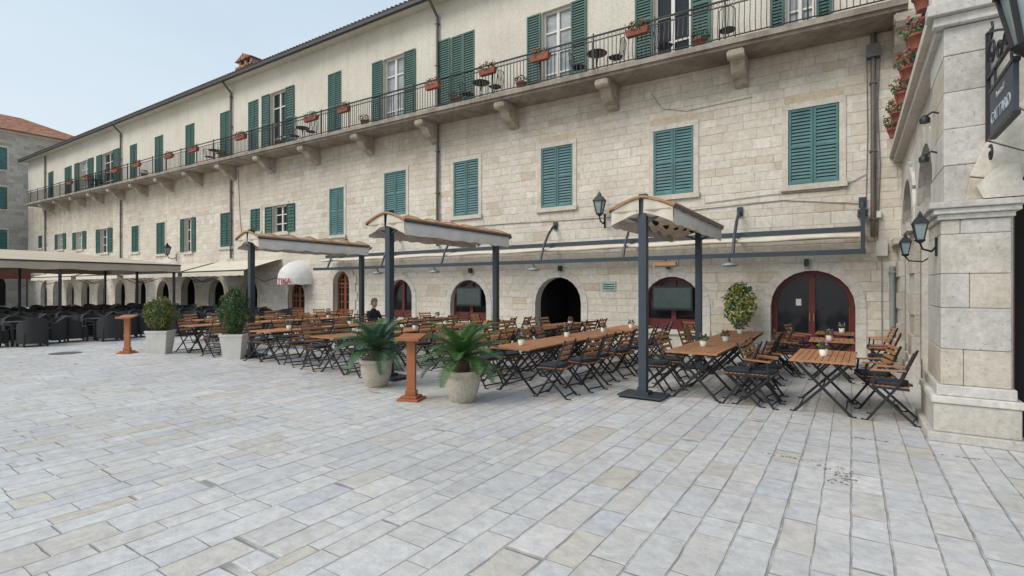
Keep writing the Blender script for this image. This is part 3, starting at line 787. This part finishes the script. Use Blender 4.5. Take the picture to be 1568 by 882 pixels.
for u in (915, 738, 465, 330, 150):
    xx = fx(u, 14.3); z = zr(xx); bistro_round(xx, 14.25, z, 'iron_balcony_table'); wirechair(xx - .6, 14.25, z, math.pi / 2); wirechair(xx + .6, 14.25, z, -math.pi / 2)
wirechair(fx(1020, 14.3), 14.2, zr(-3), 2.6); wirechair(fx(1115, 14.3), 14.2, zr(-2), 3.3)

sg = empty('hanging_house_sign')
q = MB(); sx = 1.22
q.b(sx - .02, sx + .02, 6.3, 7.22, 3.27, 3.74, M_sign)
for (a, b_, c_, d_) in ((6.28, 7.24, 3.73, 3.77), (6.28, 7.24, 3.25, 3.285)): q.b(sx - .028, sx + .028, a, b_, c_, d_, M_iron)
q.bar((sx, 7.46, 3.95), (sx, 6.1, 3.95), .03, .03, M_iron); q.bar((sx, 7.44, 3.2), (sx, 7.44, 4.45), .04, .03, M_iron)
for yy in (6.45, 7.1): q.tube([(sx, yy, 3.77), (sx, yy, 3.95)], .012, M_iron, 5)
def spiral(cy, cz, r0, turns, st):
    return [(sx, cy + r0 * (1 - i / 30) * math.cos(st + turns * 6.28 * i / 30), cz + r0 * (1 - i / 30) * math.sin(st + turns * 6.28 * i / 30)) for i in range(26)]
for cy_, cz_, rr, st in ((7.25, 4.15, .17, 0), (6.92, 4.1, .13, 3), (6.65, 4.06, .1, 0), (7.3, 4.4, .1, 2), (7.32, 3.12, .1, 1), (6.3, 4.05, .09, 2)): q.tube(spiral(cy_, cz_, rr, 1.4, st), .012, M_iron, 5)
q.tube([(sx, 7.42, 4.45), (sx, 7.0, 4.3), (sx, 6.5, 4.1), (sx, 6.1, 3.97)], .014, M_iron, 5)
q.obj('bracket_and_board', sg)
text('CATTARO', 'sign_text', (sx - .024, 6.76, 3.43), (math.radians(90), 0, math.radians(-90)), .165, M_signt, sg, 0)
text("house of", 'sign_text_small', (sx - .024, 6.76, 3.62), (math.radians(90), 0, math.radians(-90)), .09, M_signt, sg, 0)
q = MB(); lantern_mesh(q, (1.26, 5.95, 3.72), .95); q.tube([(1.26, 5.95, 4.6), (1.26, 5.95, 5.2), (1.26, 7.4, 5.2)], .03, M_iron, 6); q.obj('hanging_lantern')

# ------------------------------------------------------------------ left building
lb = empty('stone_corner_building'); q = MB()
LX = -68.0
q.b(LX - 14, LX, -22, 21.5, -.1, 16.7, M_farwall)
q.b(LX - 14.1, LX + .15, -22.1, 21.6, 16.7, 16.95, M_trim)
q.obj('walls', lb)
q = MB(); e = .6
a = [(LX + e, -22, 16.951), (LX + e, 22.1, 16.951), (LX - 14 - e, 22.1, 16.951), (LX - 14 - e, -22, 16.951), (LX - 7, -15, 20.1), (LX - 7, 16.8, 20.1)]
q.add(a, [(0, 1, 5, 4), (1, 2, 5), (2, 3, 4, 5), (3, 0, 4), (0, 3, 2, 1)], M_tile); q.obj('hip_roof', lb)
q = MB()
for z0 in (5.2, 9.3, 13.1):
    for yc in (13.6, 10.2, 6.8, 3.4, 0, 18.2):
        q.b(LX, LX + .03, yc - .75, yc + .75, z0 - .15, z0 + 2.3, M_trim)
        for s in (-1, 1): q.b(LX + .03, LX + .07, min(yc, yc + s * .6) + .01, max(yc, yc + s * .6) - .01, z0, z0 + 2.1, M_green)
        for k in range(14):
            q.b(LX + .07, LX + .085, yc - .54, yc - .06, z0 + .1 + k * .14, z0 + .17 + k * .14, M_teal); q.b(LX + .07, LX + .085, yc + .06, yc + .54, z0 + .1 + k * .14, z0 + .17 + k * .14, M_teal)
for yc in (13, 8, 3): q.prism([(LX, yc + math.cos(t) * 1.1, 2.0 + math.sin(t) * 1.1) for t in [math.pi * i / 12 for i in range(13)]] + [(LX, yc - 1.1, 0), (LX, yc + 1.1, 0)], (.02, 0, 0), M_dark)
q.obj('windows', lb)
q = MB(); q.hexa([(-62, 8, 2.9), (-62, 14.5, 2.9), (-66, 14.5, 3.3), (-66, 8, 3.3), (-62, 8, 3.0), (-62, 14.5, 3.0), (-66, 14.5, 3.7), (-66, 8, 3.7)], M_red)
for yy in (8.2, 14.3): q.tube([(-62.2, yy, 0), (-62.2, yy, 2.95)], .05, M_iron, 6)
q.b(-62.05, -61.98, 8, 14.5, 2.5, 2.95, M_red); q.obj('red_cafe_awning')

# ------------------------------------------------------------------ big beige canopy, left
q = MB(); ex0, ex1, ey0, ey1, ez = -34.5, -26.0, 1.0, 11.3, 2.78
ev = [(ex1, ey0, ez), (ex1, ey1, ez), (ex0, ey1, ez), (ex0, ey0, ez), (-30.2, 4.5, 3.35), (-30.2, 8.2, 3.35)]
q.add(ev, [(0, 1, 5, 4), (1, 2, 5), (2, 3, 4, 5), (3, 0, 4)], M_beige)
for a, b_ in ((0, 1), (1, 2), (2, 3), (3, 0)):
    p0, p1 = Vector(ev[a]), Vector(ev[b_]); n = 30; vs = []
    nrm = (p1 - p0).cross(Vector((0, 0, 1))).normalized()
    for i in range(n + 1):
        p = p0.lerp(p1, i / n); vs += [p, p + nrm * (.03 * (i % 2)) - Vector((0, 0, .34 + .02 * math.sin(i * 1.3)))]
    q.add(vs, [(2 * i, 2 * i + 1, 2 * i + 3, 2 * i + 2) for i in range(n)], M_beige)
    q.bar(p0 - Vector((0, 0, .03)), p1 - Vector((0, 0, .03)), .06, .06, M_slate)
for px, py in ((-26.2, 1.3), (-26.2, 7.0), (-26.2, 11.1), (-30.2, 1.3), (-30.2, 6.7), (-30.2, 11.1), (-34.3, 1.3), (-34.3, 6.7), (-34.3, 11.1)):
    q.bar((px, py, 0), (px, py, 2.7), .09, .09, M_slate)
q.obj('large_terrace_canopy')
for (xa, xb_) in ((-23.5, -29.5), (-30, -37), (-38, -45), (-46, -55)):
    q = MB(); n = 16; vs = []
    for i in range(n + 1):
        xx = xa + (xb_ - xa) * i / n; vs += [(xx, WALL - .03, 3.15), (xx, 12.9, 2.55), (xx, 12.88, 2.28 + .02 * (i % 2))]
    fs = []
    for i in range(n): fs += [(3 * i, 3 * i + 1, 3 * i + 4, 3 * i + 3), (3 * i + 1, 3 * i + 2, 3 * i + 5, 3 * i + 4)]
    q.add(vs, fs, M_cream)
    q.bar((xa, 12.92, 2.53), (xb_, 12.92, 2.53), .06, .06, M_slate)
    for xx in (xa - .05, xb_ + .05): q.tube([(xx, 12.95, 2.5), (xx, 13.9, 2.0), (xx, WALL - .02, 2.3)], .025, M_slate, 5)
    q.obj('facade_awning')

# ------------------------------------------------------------------ freestanding retractable awnings
def patio_awning(px, py, L=3.45):
    q = MB(); hw = .44
    RISE = .17
    def az(t): return 2.94 + RISE * (1 - abs(t) ** 1.5)
    q.bar((0, 0, .03), (0, 0, 3.16), .12, .12, M_slate); q.bar((0, L, .03), (0, L, 3.02), .12, .12, M_slate)
    q.bar((0, .0, 2.98), (0, L, 2.98), .08, .10, M_slate)
    for yy in (0, L):
        q.b(-.34, .34, yy - .24, yy + .24, .03, .055, M_slate); q.b(-.11, .11, yy - .11, yy + .11, .055, .10, M_slate)
        for a in (-.28, .28):
            for b_ in (-.18, .18): q.lathe((a, yy + b_, 0), [(.045, 0), (.045, .03)], M_black, 10)
    y0, y1 = -.12, L - .12; NX, NY = 12, 48
    vs = []
    for j in range(NY + 1):
        for i in range(NX + 1):
            t = -1 + 2 * i / NX; yy = y0 + (y1 - y0) * j / NY
            sag = .03 * abs(math.sin(math.pi * j / 8))
            vs.append((t * (hw + .05), yy, az(t) - .02 - sag * (.6 + .4 * abs(t))))
    q.add(vs, [(j * (NX + 1) + i, j * (NX + 1) + i + 1, (j + 1) * (NX + 1) + i + 1, (j + 1) * (NX + 1) + i) for j in range(NY) for i in range(NX)], M_taupe, True)
    for k in range(7):
        yy = y0 + (y1 - y0) * k / 6
        pts = [(t * (hw + .08), yy, az(t)) for t in [-1 + 2 * i / 12 for i in range(13)]]
        for a, b_ in zip(pts, pts[1:]): q.bar(a, b_, .03, .03, M_rib)
    for s in (-1, 1):
        q.bar((s * (hw + .07), y0, 2.92), (s * (hw + .07), y1, 2.92), .03, .04, M_slate)
        q.bar((s * (hw + .075), y0, 2.96), (s * (hw + .075), y1, 2.96), .025, .03, M_rib)
        n = 60; vs = []
        for i in range(n + 1):
            yy = y0 + .03 + (y1 - y0 - .06) * i / n; w_ = mnoise.noise(Vector((i * .23, px, s * 3)))
            vs += [(s * (hw + .045), yy, 2.90), (s * (hw + .06 + .03 * w_), yy, 2.79), (s * (hw + .04 + .03 * mnoise.noise(Vector((i * .4, px, 9)))), yy, 2.67 + .03 * w_)]
        fs = []
        for i in range(n): fs += [(3 * i, 3 * i + 1, 3 * i + 4, 3 * i + 3), (3 * i + 1, 3 * i + 2, 3 * i + 5, 3 * i + 4)]
        q.add(vs, fs, M_white, True)
        for kk in range(6):
            ya = y0 + (y1 - y0) * kk / 6; yb = y0 + (y1 - y0) * (kk + 1) / 6; vs = []
            for j in range(9):
                t = j / 8
                for i in range(5):
                    xx = s * (.05 + (hw - .03) * i / 4); vs.append((xx, ya + (yb - ya) * t, 2.9 - .16 * math.sin(math.pi * t) ** .7 * (.7 + .3 * math.sin(i + kk))))
            q.add(vs, [(j * 5 + i, j * 5 + i + 1, (j + 1) * 5 + i + 1, (j + 1) * 5 + i) for j in range(8) for i in range(4)], M_cream, True)
        for ye, sg_ in ((y0 + .02, -1), (y1 - .02, 1)):
            n = 12; vs = []
            for i in range(n + 1):
                t = .08 + .92 * i / n
                for r_i in range(4):
                    f_ = r_i / 3; zt_ = az(t) - .03; zb_ = 2.86 - .17 * t ** 1.5
                    vs.append((s * t * (hw + .045), ye + sg_ * .02 * math.sin(t * 9 + s) * f_, zt_ + (zb_ - zt_) * f_))
            q.add(vs, [(4 * i + j, 4 * i + j + 1, 4 * i + j + 5, 4 * i + j + 4) for i in range(n) for j in range(3)], M_cream, True)
    for yy in (.0, L):
        for s in (-1, 1): q.bar((s * .05, yy, 2.72), (s * .46, yy, 2.92), .035, .035, M_slate)
    q.obj('freestanding_patio_awning', None, (px, py, 0))
patio_awning(-2.71, 7.78); patio_awning(-7.25, 6.75); patio_awning(-12.5, 7.05)

# ------------------------------------------------------------------ furniture meshes
def chair_mesh(arms):
    q = MB(); w = .2
    for s in (-1, 1):
        x = s * (w + .012)
        q.bar((x, -.24, .0), (x, .07, .45), .012, .028, M_iron); q.bar((x, .07, .45), (x, .25, .90), .012, .028, M_iron)
        q.bar((x * .93, .27, .0), (x * .93, -.19, .44), .012, .028, M_iron)
        q.bar((x * .93, .27, .0), (x * .93, .33, .012), .012, .02, M_iron); q.bar((x, -.24, .0), (x, -.30, .012), .012, .02, M_iron)
        q.bar((x * .97, -.21, .44), (x * .97, .2, .44), .014, .03, M_iron)
        if arms:
            q.bar((x * 1.06, -.2, .655), (x * 1.06, .17, .675), .045, .02, M_teak); q.bar((x * 1.03, -.17, .44), (x * 1.03, -.15, .65), .012, .025, M_iron)
    for y, z in ((-.205, .05), (.235, .05)): q.bar((-w, y, z), (w, y, z), .012, .02, M_iron)
    q.bar((-w, .02, .24), (w, .02, .24), .012, .012, M_iron)
    for k in range(7): q.b(-w, w, -.21 + k * .058, -.165 + k * .058, .45, .468, M_teak)
    vs = []
    for lv, z in ((0, .469), (1, .49), (2, .512), (3, .52)):
        rr = [.185, .2, .195, .16][lv]
        for i in range(20):
            t = 2 * math.pi * i / 20; c, s_ = math.cos(t), math.sin(t)
            k = rr / max(abs(c), abs(s_)) ** .85
            vs.append((c * k, -.03 + s_ * k, z))
    q.add(vs, [(l * 20 + i, l * 20 + (i + 1) % 20, (l + 1) * 20 + (i + 1) % 20, (l + 1) * 20 + i) for l in range(3) for i in range(20)] + [tuple(range(60, 80))], M_cush, True)
    for k in range(4 if not arms else 5):
        z = .60 + k * (.085 if not arms else .066); y = .07 + (z - .45) * .4 - .016
        q.bar((-w - .01, y, z), (w + .01, y, z), .014, .05 if not arms else .045, M_teak, up=(0, .37, .93))
    return q
def tmesh(q, name):
    o = q.obj(name); me = o.data; bpy.data.objects.remove(o); return me
CH = tmesh(chair_mesh(False), 'folding_chair'); CHA = tmesh(chair_mesh(True), 'folding_armchair')
def table_mesh(W, L):
    q = MB(); h = .74; n = int(W / .075)
    for k in range(n):
        x = -W / 2 + (k + .5) * W / n; q.b(x - W / n * .44, x + W / n * .44, -L / 2 + .05, L / 2 - .05, h - .022, h, M_teak)
    for y in (-L / 2 + .02, L / 2 - .02): q.b(-W / 2, W / 2, y - .028, y + .028, h - .024, h + .001, M_teak)
    for x in (-W / 2 + .03, W / 2 - .03): q.b(x - .012, x + .012, -L / 2 + .06, L / 2 - .06, h - .06, h - .024, M_iron)
    ye = L / 2 - (.24 if L > 1 else .12); xs = W / 2 - .04
    for s in (-1, 1):
        y = s * ye; a = s * .012
        q.bar((-xs, y + a, .0), (xs, y + a, h - .03), .018, .035, M_iron); q.bar((xs, y - a, .0), (-xs, y - a, h - .03), .018, .035, M_iron)
        q.bar((-xs, y, h - .045), (xs, y, h - .045), .02, .02, M_iron)
        for sx in (-1, 1): q.bar((sx * xs, y + a, .0), (sx * (xs + .05), y + a, .012), .018, .02, M_iron)
    for sx in (-1, 1): q.bar((sx * xs * .8, -ye, .085), (sx * xs * .8, ye, .085), .016, .016, M_iron)
    q.bar((0, -ye, h * .49), (0, ye, h * .49), .016, .016, M_iron)
    return q
TB = tmesh(table_mesh(.75, 1.45), 'teak_table'); TBS = tmesh(table_mesh(.7, .75), 'teak_table_small')
def tpot(col):
    q = MB(); q.lathe((0, 0, 0), [(.045, 0), (.06, .09), (.055, .09)], M_potw, 12)
    leaves(q, (0, 0, .13), (.08, .08, .06), 60, .026, (M_leaf, M_leafd), core=False)
    for i in range(9):
        a = random.uniform(0, 6.28); q.lathe((.05 * math.cos(a), .05 * math.sin(a), .15 + random.uniform(0, .05)), [(.004, -.012), (.016, 0), (.004, .012)], col, 5)
    return q
FPs = [tmesh(tpot(M_purple), 'potted_flowers'), tmesh(tpot(M_flower), 'potted_flowers_red')]
def setup(x, ys, L=1.45, side=.66, arms=False, per=2):
    for y in ys:
        inst('teak_folding_table', TB if L > 1 else TBS, None, (x + random.uniform(-.03, .03), y, 0), random.uniform(-.03, .03))
        inst('table_flower_pot', random.choice(FPs), None, (x + random.uniform(-.15, .15), y + random.uniform(-.3, .3), .742), random.uniform(0, 6))
        for s in (-1, 1):
            for k in range(per):
                yy = y + ((k - (per - 1) / 2) * .68) + random.uniform(-.08, .08)
                xx = x + s * (side + random.uniform(-.06, .16))
                inst('folding_chair', CHA if arms else CH, None, (xx, yy, 0), -s * math.pi / 2 + random.uniform(-.25, .25))
setup(-.35, [8.55], arms=True, side=.62); setup(-.3, [11.2, 13.0], L=.75, per=1, arms=True)
setup(-2.0, [8.55, 10.1, 11.7], arms=False)
setup(-4.55, [7.5, 9.0, 10.5, 12.0])
setup(-6.3, [8.4, 10.4, 12.2])
setup(-8.6, [7.0, 8.6, 10.2, 11.9])
setup(-10.95, [7.1, 8.8, 10.5, 12.2])
setup(-14.1, [7.0, 8.8, 10.6]); setup(-16.4, [8.2, 10, 12])
inst('folding_chair', CH, None, (-3.2, 12.9, 0), 2.8); inst('folding_chair', CH, None, (-9.8, 12.9, 0), 3.0)

def wicker():
    q = MB()
    q.b(-.27, .27, -.28, .24, .12, .40, M_wick); q.b(-.25, .25, -.27, .2, .401, .47, M_cush)
    n = 20
    for i in range(n):
        a0 = math.radians(-20 + 220 * i / n); a1 = math.radians(-20 + 220 * (i + 1) / n)
        def hh(a): return .64 + .2 * max(0, math.sin(a)) ** .7
        ps = []
        for z in (0, 1):
            for rr, a in ((.28, a0), (.345, a0), (.345, a1), (.28, a1)):
                ps.append((rr * math.cos(a) * 1.0, .0 + rr * math.sin(a), .1 if z == 0 else hh(a)))
        q.hexa(ps, M_wick)
    for a in (-.26, .26):
        for b_ in (-.25, .22): q.b(a - .025, a + .025, b_ - .025, b_ + .025, 0, .13, M_black)
    return q
WK = tmesh(wicker(), 'wicker_armchair')
def wtable():
    q = MB(); q.b(-.38, .38, -.38, .38, .68, .71, M_black); q.b(-.33, .33, -.33, .33, .6, .68, M_wick)
    for a in (-.3, .3):
        for b_ in (-.3, .3): q.b(a - .03, a + .03, b_ - .03, b_ + .03, 0, .6, M_wick)
    return q
WT = tmesh(wtable(), 'wicker_table')
for ix in range(7):
    for iy in range(5):
        x = -20.6 - ix * 2.25 + random.uniform(-.1, .1); y = 4.6 + iy * 2.0 + random.uniform(-.1, .1)
        inst('wicker_table', WT, None, (x, y, 0), random.uniform(-.1, .1))
        for a in range(4):
            t = a * math.pi / 2 + random.uniform(-.12, .12)
            inst('wicker_armchair', WK, None, (x + .68 * math.sin(t), y - .68 * math.cos(t), 0), t + math.pi)

# ------------------------------------------------------------------ plants
def cycad(x, y, m, m2, R, seed):
    random.seed(seed); q = MB()
    q.lathe((0, 0, 0), [(.16, 0), (.19, .03), (.25, .2), (.265, .32), (.255, .39), (.28, .40), (.285, .47), (.25, .47), (.24, .42)], M_pot, 28)
    q.lathe((0, 0, .40), [(.24, 0), (.02, .03)], M_soil, 20)
    q.lathe((0, 0, .41), [(.10, 0), (.12, .08), (.105, .17), (.05, .24)], M_trunk, 14)
    c = Vector((0, 0, .62)); NF = 30
    for f in range(NF):
        az = f * 2.39996 + random.uniform(-.15, .15); el = math.radians(12 + 68 * ((f + .5) / NF) ** .9) if f > 6 else math.radians(random.uniform(-5, 20))
        L = R * random.uniform(.85, 1.1); pts = []; p = c.copy(); e = el; n = 15
        for i in range(n):
            pts.append(p.copy()); p = p + Vector((math.cos(az) * math.cos(e), math.sin(az) * math.cos(e), math.sin(e))) * L / n; e -= (.055 + .035 * math.cos(el))
        q.tube(pts, [.009 * (1 - i / n) + .002 for i in range(n)], m2, 4)
        for i in range(2, n * 3 - 2):
            t = i / 3; i0 = min(int(t), n - 2); a = pts[i0].lerp(pts[i0 + 1], t - i0); d = (pts[i0 + 1] - pts[i0]).normalized()
            sd = d.cross(Vector((0, 0, 1))).normalized(); upv = sd.cross(d)
            ll = .16 * (math.sin(math.pi * min(1, (i / (n * 3)) * .9 + .12))) ** .6
            for s in (-1, 1):
                tip = a + (sd * s * .85 + upv * .35 + d * .55) * ll * random.uniform(.85, 1.1); wv = d * .0075
                mid = a.lerp(tip, .5)
                q.add([a - wv * .6, mid - wv, tip, mid + wv, a + wv * .6], [(0, 1, 2, 3, 4)], m if random.random() < .7 else m2)
    q.obj('potted_sago_palm', None, (x, y, 0))
cycad(-4.88, 6.0, M_cyc, M_leaf, .78, 3); cycad(-6.88, 6.1, M_cyb, M_cyc, .80, 9)
random.seed(21)
def shrub(u, v, R, Hh, mats, taper):
    x, y = gp(u, v); q = MB(); w = .19; w2 = .25
    q.hexa([(-w, -w, 0), (w, -w, 0), (w, w, 0), (-w, w, 0), (-w2, -w2, .55), (w2, -w2, .55), (w2, w2, .55), (-w2, w2, .55)], M_potw)
    q.b(-w2 - .015, w2 + .015, -w2 - .015, w2 + .015, .55, .6, M_potw); q.b(-w2 + .03, w2 - .03, -w2 + .03, w2 - .03, .6, .61, M_soil)
    q.tube([(0, 0, .6), (0.01, 0, .6 + Hh * .4)], [.03, .02], M_trunk, 6)
    for k in range(7):
        a = k * .9; q.tube([(0, 0, .65), (R * .5 * math.cos(a), R * .5 * math.sin(a), .6 + Hh * (.4 + .06 * k))], [.012, .005], M_trunk, 4)
    leaves(q, (0, 0, .6 + Hh * .5), (R, R, Hh * .52), 4200, .028, mats, core=True, lump=.45, taper=taper)
    q.obj('potted_conifer_shrub', None, (x, y, 0), .75)
shrub(359, 549, .36, 1.1, (M_leaf, M_leafd), .35); shrub(246, 541, .36, .85, (M_leafy, M_leaf), .1)
q = MB(); x = fx(1130, 14.0); y = 14.1
q.lathe((x, y, 0), [(.2, 0), (.27, .5), (.3, .5), (.3, .56), (.26, .55)], M_pot, 18)
q.tube([(x, y, .5), (x, y + .03, 1.2), (x, y + .2, 1.7)], .02, M_trunk, 6)
leaves(q, (x, y + .1, 1.25), (.33, .3, .62), 1100, .06, (M_leaf, M_leafy), core=False, lump=.7)
q.obj('climbing_plant_in_pot')

# ------------------------------------------------------------------ menu stands
def menu(u, v, rz):
    x, y = gp(u, v); q = MB()
    q.b(-.17, .17, -.17, .17, 0, .035, M_menu); q.b(-.13, .13, -.12, .12, .035, .07, M_menu)
    q.b(-.07, .07, -.03, .03, .07, .93, M_menu); q.b(-.085, .085, -.05, .05, .07, .15, M_menu)
    q.hexa([(-.19, -.15, .91), (.19, -.15, .91), (.19, .15, .97), (-.19, .15, .97), (-.19, -.155, .94), (.19, -.155, .94), (.19, .145, 1.0), (-.19, .145, 1.0)], M_menu)
    q.b(-.19, .19, -.175, -.156, .905, .96, M_menu)
    q.obj('wooden_menu_stand', None, (x, y, 0), rz, bevel=.006)
menu(630, 612, .35); menu(195, 541, .6)

# ------------------------------------------------------------------ seated person
def skinobj(name, verts, edges, rad, m, parent, root=0, sub=2):
    me = bpy.data.meshes.new(name); me.from_pydata([tuple(v) for v in verts], edges, []); me.materials.append(m)
    o = bpy.data.objects.new(name, me); sc.collection.objects.link(o); o.parent = parent
    md = o.modifiers.new('skin', 'SKIN'); md.use_smooth_shade = True
    for i, r in enumerate(rad):
        rr = r if isinstance(r, tuple) else (r, r); me.skin_vertices[0].data[i].radius = rr
        me.skin_vertices[0].data[i].use_root = (i == root)
    s = o.modifiers.new('sub', 'SUBSURF'); s.levels = sub; s.render_levels = sub
    return o
def person(x, y, rz):
    e = empty('seated_person', (x, y, 0)); e.rotation_euler = (0, 0, rz)
    V = [(0, .02, .55), (0, .05, .75), (0, .04, .95), (0, .0, 1.06), (0, -.01, 1.13),
         (.10, -.02, .54), (.12, -.42, .55), (.12, -.40, .12), (.12, -.5, .06),
         (-.10, -.02, .54), (-.12, -.42, .55), (-.12, -.36, .12), (-.12, -.46, .06),
         (.17, .02, 1.0), (.23, -.06, .78), (.12, -.30, .80), (-.17, .02, 1.0), (-.23, -.06, .78), (-.1, -.32, .80)]
    E = [(0, 1), (1, 2), (2, 3), (3, 4), (0, 5), (5, 6), (6, 7), (7, 8), (0, 9), (9, 10), (10, 11), (11, 12), (2, 13), (13, 14), (14, 15), (2, 16), (16, 17), (17, 18)]
    Rd = [(.16, .12), (.14, .11), (.16, .11), .075, .055, .09, .07, .05, .045, .09, .07, .05, .045, .065, .05, .038, .065, .05, .038]
    skinobj('clothed_body', V, E, Rd, M_cloth, e)
    h = MB()
    n = 16; vs = []
    prof = [(-.13, .02), (-.115, .05), (-.08, .068), (-.03, .076), (.02, .08), (.06, .078), (.1, .058), (.125, .015)]
    for z, r in prof:
        for j in range(n):
            t = 2 * math.pi * j / n; yy = math.sin(t) * r * 1.2
            vs.append((math.cos(t) * r, yy - .03, 1.27 + z))
    h.add(vs, [(i * n + j, i * n + (j + 1) % n, (i + 1) * n + (j + 1) % n, (i + 1) * n + j) for i in range(len(prof) - 1) for j in range(n)] + [tuple(range(n))[::-1], tuple(range((len(prof) - 1) * n, len(prof) * n))], M_skin, True)
    h.tube([(0, -.01, 1.1), (0, -.015, 1.2)], .048, M_skin, 10)
    h.add([(0, -.118, 1.29), (-.013, -.118, 1.245), (.013, -.118, 1.245), (0, -.145, 1.25)], [(0, 1, 3), (0, 3, 2), (1, 2, 3)], M_skin)
    for s in (-1, 1):
        h.lathe((s * .03, -.115, 1.285), [(.002, -.008), (.012, 0), (.002, .008)], M_black, 8); h.lathe((s * .08, -.03, 1.265), [(.003, -.03), (.015, 0), (.01, .025)], M_skin, 8)
    h.b(-.025, .025, -.121, -.11, 1.205, 1.213, M_red)
    vs = []
    for i in range(6):
        ph = i / 5 * math.pi / 2
        for j in range(n):
            t = 2 * math.pi * j / n; low_ = -.06 if math.sin(t) > -.3 else .045
            z = 1.27 + low_ + (.145 - low_) * math.sin(ph); rr = .092 * math.cos(ph) ** .6
            vs.append((math.cos(t) * rr, math.sin(t) * rr * 1.2 - .022, z))
    h.add(vs, [(i * n + j, i * n + (j + 1) % n, (i + 1) * n + (j + 1) % n, (i + 1) * n + j) for i in range(5) for j in range(n)], M_hair, True)
    h.obj('head', e)
    for s, w in ((1, Vector((.12, -.30, .80))), (-1, Vector((-.1, -.32, .80)))):
        V = [w, w + Vector((-.02 * s, -.06, .0)), w + Vector((-.02 * s, -.09, .0))]; E = [(0, 1), (1, 2)]; Rd = [.024, (.036, .016), (.034, .014)]
        for k in range(4):
            bx = w + Vector((-.02 * s + (-.027 + .018 * k), -.09, .0)); ln = [.055, .065, .062, .048][k]; i = len(V)
            V += [bx, bx + Vector((0, -ln * .55, -.004)), bx + Vector((0, -ln, -.02))]; E += [(2, i), (i, i + 1), (i + 1, i + 2)]; Rd += [.009, .0085, .007]
        i = len(V); V += [w + Vector((-.055 * s, -.07, 0)), w + Vector((-.075 * s, -.1, -.005))]; E += [(1, i), (i, i + 1)]; Rd += [.011, .009]
        skinobj('hand', V, E, Rd, M_skin, e, 0, 1)
person(-11.62, 10.2, math.pi / 2)

# ------------------------------------------------------------------ light, sky, camera
w = bpy.data.worlds.new('World'); sc.world = w; w.use_nodes = True
nt = w.node_tree; bg = nt.nodes['Background']; sky = nt.nodes.new('ShaderNodeTexSky'); sky.sky_type = 'NISHITA'; sky.sun_disc = False
EL, AZ = math.radians(45), math.radians(212)
sky.sun_elevation = EL; sky.sun_rotation = AZ; sky.air_density = 1.0; sky.dust_density = 2.0; sky.ozone_density = 1.0
g = G(nt)
tc = g.n('ShaderNodeTexCoord'); sp = g.n('ShaderNodeSeparateXYZ'); g.link(tc.outputs['Generated'], sp.inputs[0])
haze = g.ramp(g.rng(sp.outputs[2], 0, .6, 0, 1), [(0, (.96, .96, .95)), (.4, (.76, .88, .94)), (1, (.60, .77, .90))])
hz = g.mix(1.0, haze, (6.7, 6.6, 6.7), 'MULTIPLY')
cl = g.n('ShaderNodeMapping'); cl.inputs['Scale'].default_value = (1, 1, 3.5); g.link(tc.outputs['Generated'], cl.inputs[0])
f = g.rng(g.noise(cl.outputs[0], 1.6, 5, .55), .3, .7, .82, .96)
c = g.mix(f, sky.outputs[0], hz)
g.link(c, bg.inputs[0]); bg.inputs[1].default_value = .15
L = bpy.data.lights.new('sun', 'SUN'); L.energy = 2.5; L.angle = math.radians(32); L.color = (1, .93, .85)
lo = bpy.data.objects.new('sun', L); sc.collection.objects.link(lo)
dvec = Vector((math.sin(AZ) * math.cos(EL), math.cos(AZ) * math.cos(EL), math.sin(EL)))
lo.rotation_euler = dvec.to_track_quat('Z', 'Y').to_euler(); lo.location = (0, -10, 30)
cd = bpy.data.cameras.new('cam'); cd.sensor_width = 36; cd.lens = 18.0; cd.clip_end = 1500; cd.clip_start = .05
cam = bpy.data.objects.new('camera', cd); sc.collection.objects.link(cam); cam.location = (0, 0, H0); cam.rotation_euler = (math.radians(90), 0, YAW)
sc.camera = cam
sc.view_settings.view_transform = 'Standard'; sc.view_settings.look = 'None'; sc.view_settings.exposure = 0
